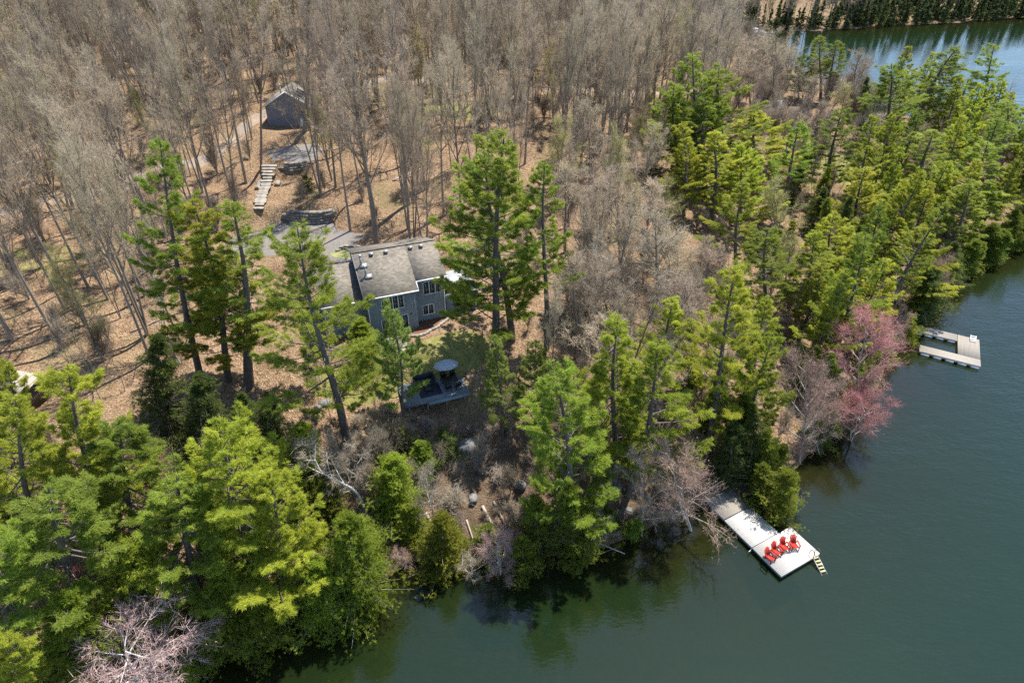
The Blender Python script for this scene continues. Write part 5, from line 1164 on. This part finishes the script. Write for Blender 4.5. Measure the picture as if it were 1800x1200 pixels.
section(d1, 'end_float', 0, 4.95, -3.55, -.03, .5, 'wood_pale', 'x'); section(d1, 'middle_float', 0, 3.45, .03, 3.6, .5, 'wood_pale', 'x'); section(d1, 'ramp', 0, 3.45, 3.67, 7.0, .56, 'wood_grey', 'x')
for x, y in ((.7, -.9), (.7, -2.7), (2.5, -.9), (2.5, -2.7), (4.3, -.9), (4.3, -2.7), (.7, 1.8), (2.8, 1.8)): MB().box((x, y, .09), (1.0, 1.2, .4)).build('float_block', M['fascia'], d1)
for x in (.15, 3.3): MB().chain([(x, 6.6, -2), (x, 6.6, .5)], [.07, .07], 8, True).build('pile', M['metal'], d1)
MB().chain([(-.1, -.02, .2), (-.1, -.02, .75)], [.04, .04], 8, True).build('mooring_post', M['metal'], d1)
q = MB(); q.chain([(-.1, -.02, .42), (-.32, -.1, .36), (-.5, -.1, .3)], [.035]*3, 6, True); q.build('cleat', M['white'], d1)
def adirondack(loc, rz, label):
    o = thing('adirondack_chair', loc, rz, label, 'chair', 'red chairs on the dock')     # front is -y
    q = MB()
    for k in range(6): q.box((0, -.28+.105*k, .37-.028*k), (.52, .095, .022), 0, -.26)
    q.build('seat', M['red'], o)
    q = MB()
    for k in range(5):
        x = (k-2)*.112; ht = .86-.035*(k-2)**2; b0 = np.array([x*.82, .26, .22]); b1 = np.array([x*1.12, .26+ht*.40, .22+ht*.92]); q.bar(b0, b1, .1, .022, (0, 1, .4))
    for f in (.12, .6): q.box((0, .28+f*.34, .22+f*.79), (.56, .03, .06), 0, -.41)
    q.build('backrest', M['red'], o)
    for sx in (-1, 1):
        MB().box((sx*.33, -.02, .545), (.13, .68, .024)).build('armrest', M['red'], o)
        MB().box((sx*.29, -.30, .265), (.03, .1, .53)).build('leg', M['red'], o)
        MB().bar((sx*.255, -.34, .37), (sx*.255, .52, .06), .03, .11).build('leg', M['red'], o)
        MB().bar((sx*.30, .28, .54), (sx*.30, .36, .12), .03, .08).build('arm_support', M['red'], o)
    o.scale = (1.1, 1.1, 1.1)
    return o
for (u, v), ang, nm in (((1353, 983), 33, 'red wooden lounge chair nearest the camera, left end of the four'), ((1364, 973), 25, 'second red lounge chair from the left on the dock'), ((1378, 965), 16, 'third red lounge chair from the left on the dock'), ((1395, 962), 4, 'rightmost of four red lounge chairs on the dock')):
    p = P(u, v, .52); adirondack((p[0], p[1], .5), R(ang), nm)
ladder('swim ladder with handrail loops at the outer corner of the red chair dock', w1(4.3, -3.56, .52), DA1-.25, 1.75, .62)
bA = R(-27.5); B0 = P(1616, 617, .5)
d2 = thing('dock', (B0[0], B0[1], 0), bA, 'weathered grey U shaped floating dock farther along the shore', 'dock')
section(d2, 'front_arm', 0, 6.9, 0, 1.55, .5, 'wood_grey', 'x', fm='wood_grey'); section(d2, 'end_platform', 4.4, 6.9, 1.6, 6.4, .5, 'wood_grey', 'y', fm='wood_grey'); section(d2, 'walkway', -2.6, 4.34, 4.8, 6.4, .5, 'wood_grey', 'x', fm='wood_grey')
for k in range(5): MB().box((.75+1.4*k, .2, .12), (.95, .55, .32)).build('float_block', M['float'], d2)
for k in range(4): MB().box((-.3+1.35*k, 5.0, .12), (.9, .5, .32)).build('float_block', M['float'], d2)
MB().box((5.6, 4.0, .06), (2.2, 4.4, .36)).build('float_block', M['fascia'], d2)
p2 = lambda x, y, z=.5: (B0[0]+x*math.cos(bA)-y*math.sin(bA), B0[1]+x*math.sin(bA)+y*math.cos(bA), z)
fl = thing('dock_ladder', p2(6.1, 6.1), bA, 'white ladder folded up on the weathered U shaped dock', 'ladder')
for sx in (-1, 1): MB().bar((sx*.3, -.75, .06), (sx*.3, .3, .42), .05, .05).build('rail', M['white'], fl)
for k in range(4): MB().box((0, -.62+.26*k, .12+.09*k), (.56, .12, .03)).build('tread', M['white'], fl)

# ------------------------------------------------------------------ boulders, logs, shed and far things
for (u, v), s, nm in (((822, 790), 1.9, 'large grey boulder on the dark bank below the deck'), ((772, 812), 1.2, 'grey boulder left of the largest one on the bank'), ((832, 880), .9, 'small pale boulder right of the fallen logs'), ((1083, 858), 1.2, 'grey rock beside the bare pine trunk'), ((1100, 905), 1.1, 'rock at the foot of the grey shore tree'), ((716, 972), 1.0, 'rock at the waterline left of the round yellow cedar'), ((915, 858), 1.1, 'mossy rock left of the waterline pine'), ((655, 800), 1.0, 'stone under the leafy bank left of the deck'), ((572, 712), 1.0, 'pale rock by the pine trunk left of the lawn'), ((560, 722), .8, 'smaller pale rock below the pine trunk')):
    p = hit(u, v); o = obj('boulder', random.choice(BOULD)); o.location = (p[0], p[1], p[2]+.12*s); o.scale = (s, s*.8, s*.65); o.rotation_euler = (random.gauss(0, .2), random.gauss(0, .2), random.uniform(0, 6)); tag(o, nm, 'boulder')
def log(a, b, r, label):
    A, B = hit(*a), hit(*b); A[2] += r*.8; B[2] += r*.8; mb = MB(); f = np.linspace(0, 1, 6)[:, None]; pts_ = A+(B-A)*f
    pts_[1:-1, 2] = np.maximum(pts_[1:-1, 2], height(pts_[1:-1, 0], pts_[1:-1, 1])+r*.5)
    o = mb.chain(pts_-A, r*(1-.5*f[:, 0]), 7, True).build('fallen_log', M['log'], smooth=True); o.location = tuple(A); return tag(o, label, 'log')
log((848, 893), (882, 958), .17, 'pale fallen log pointing down the dark bank to the water'); log((868, 885), (898, 945), .13, 'second fallen log parallel on the dark bank'); log((748, 905), (768, 940), .2, 'broken stump log left on the dark bank')
log((820, 915), (836, 965), .1, 'thin dead log across the foot of the bank'); log((605, 728), (614, 782), .13, 'pale dead log beside the tall pine trunk'); log((60, 672), (10, 700), .12, 'thin fallen log near the old shed'); log((1000, 935), (1098, 975), .1, 'thin dead log at the waterline near the pines')
log((300, 560), (230, 585), .12, 'fallen grey log behind the dark hemlock'); log((690, 320), (740, 300), .13, 'fallen log on the leaf slope above the house')
p = hit(45, 705); sh = thing('old_shed', tuple(p), R(-14), 'old dark wooden shed with sagging roof by the left shore pines', 'shed')
q = MB()
for k in range(16): q.box((-1.5+.2*k, -1.1, .95), (.185, .04, 2.3))
for k in range(11): q.box((1.6, -1.0+.2*k, .95), (.04, .185, 2.3)); q.box((-1.6, -1.0+.2*k, .95), (.04, .185, 2.3))
q.build('wall', M['wood_dark'], sh)
q = MB()
for k in range(15): q.box((-1.75+.25*k, 0, 2.25+random.gauss(0, .02)), (.23, 2.8, .04), 0, .12)
q.build('roof', M['log'], sh)
# far cottage and outbuilding near the clearing, boat at the far shore
p = hit(1352, 204); ct = thing('cottage', tuple(p), R(-15), 'white cottage half hidden behind far trees at the bay', 'cottage')
q = MB(); wall_poly(q, [(-4,0,-1),(4,0,-1),(4,0,2.4),(-4,0,2.4)]); wall_poly(q, [(4,0,-1),(4,6,-1),(4,6,2.4),(4,3,4),(4,0,2.4)]); wall_poly(q, [(-4,6,-1),(-4,0,-1),(-4,0,2.4),(-4,3,4),(-4,6,2.4)]); q.build('wall', M['white'], ct)
q = MB(); roof_slab(q, -4.3, 4.3, -.4, 3, 2.35, 4.15); roof_slab(q, -4.3, 4.3, 3.002, 6.4, 4.15, 2.35); q.build('roof', M['deck_pale'], ct); ct.scale = (.5, .5, .7)
window(-2.6, -1.2, .8, 1.9, 0, 2, ct); window(1.0, 2.6, .8, 1.9, 0, 2, ct)
p = hit(1402, 215); ob = thing('lean_to', tuple(p), R(-10), 'dark open lean to right of the white cottage', 'shed')
q = MB(); roof_slab(q, -2.2, 2.2, -1.5, 1.5, 2.0, 2.7); q.build('roof', M['wood_dark'], ob)
for x in (-2, 2):
    for y in (-1.3, 1.3): MB().box((x, y, .9), (.14, .14, 2.1+.23*y)).build('post', M['wood_dark'], ob)
p = P(1328, 61.5, .0); bo = thing('pontoon_boat', (p[0], p[1]-1, 0), R(8), 'white boat moored at the far shore', 'boat')
for sy in (-1, 1): MB().chain([(-3.4, sy*.9, .1), (-3, sy*.9, .15), (2.8, sy*.9, .15), (3.6, sy*.9, .3)], [.1, .35, .35, .06], 8, True).build('pontoon', M['white'], bo)
MB().box((0, 0, .52), (6.2, 2.4, .1)).build('deck', M['white'], bo)
MB().box((0, -1.15, .95), (5.6, .05, .7)).build('side_panel', M['white'], bo); MB().box((0, 1.15, .95), (5.6, .05, .7)).build('side_panel', M['white'], bo); MB().box((-1.2, 0, 2.2), (2.6, 2.3, .08)).build('sun_canopy', M['white'], bo)
for x in (-2.3, -.1):
    for y in (-1, 1): MB().box((x, y, 1.4), (.05, .05, 1.6)).build('canopy_post', M['metal'], bo)
bd = MB().box((0, 0, .3), (9, 2.2, .3)).build('far_dock', M['wood_pale']); bd.location = (p[0]+2, p[1]+2.2, 0); bd.rotation_euler = (0, 0, R(8)); tag(bd, 'pale little dock beside the white boat on the far shore', 'dock')
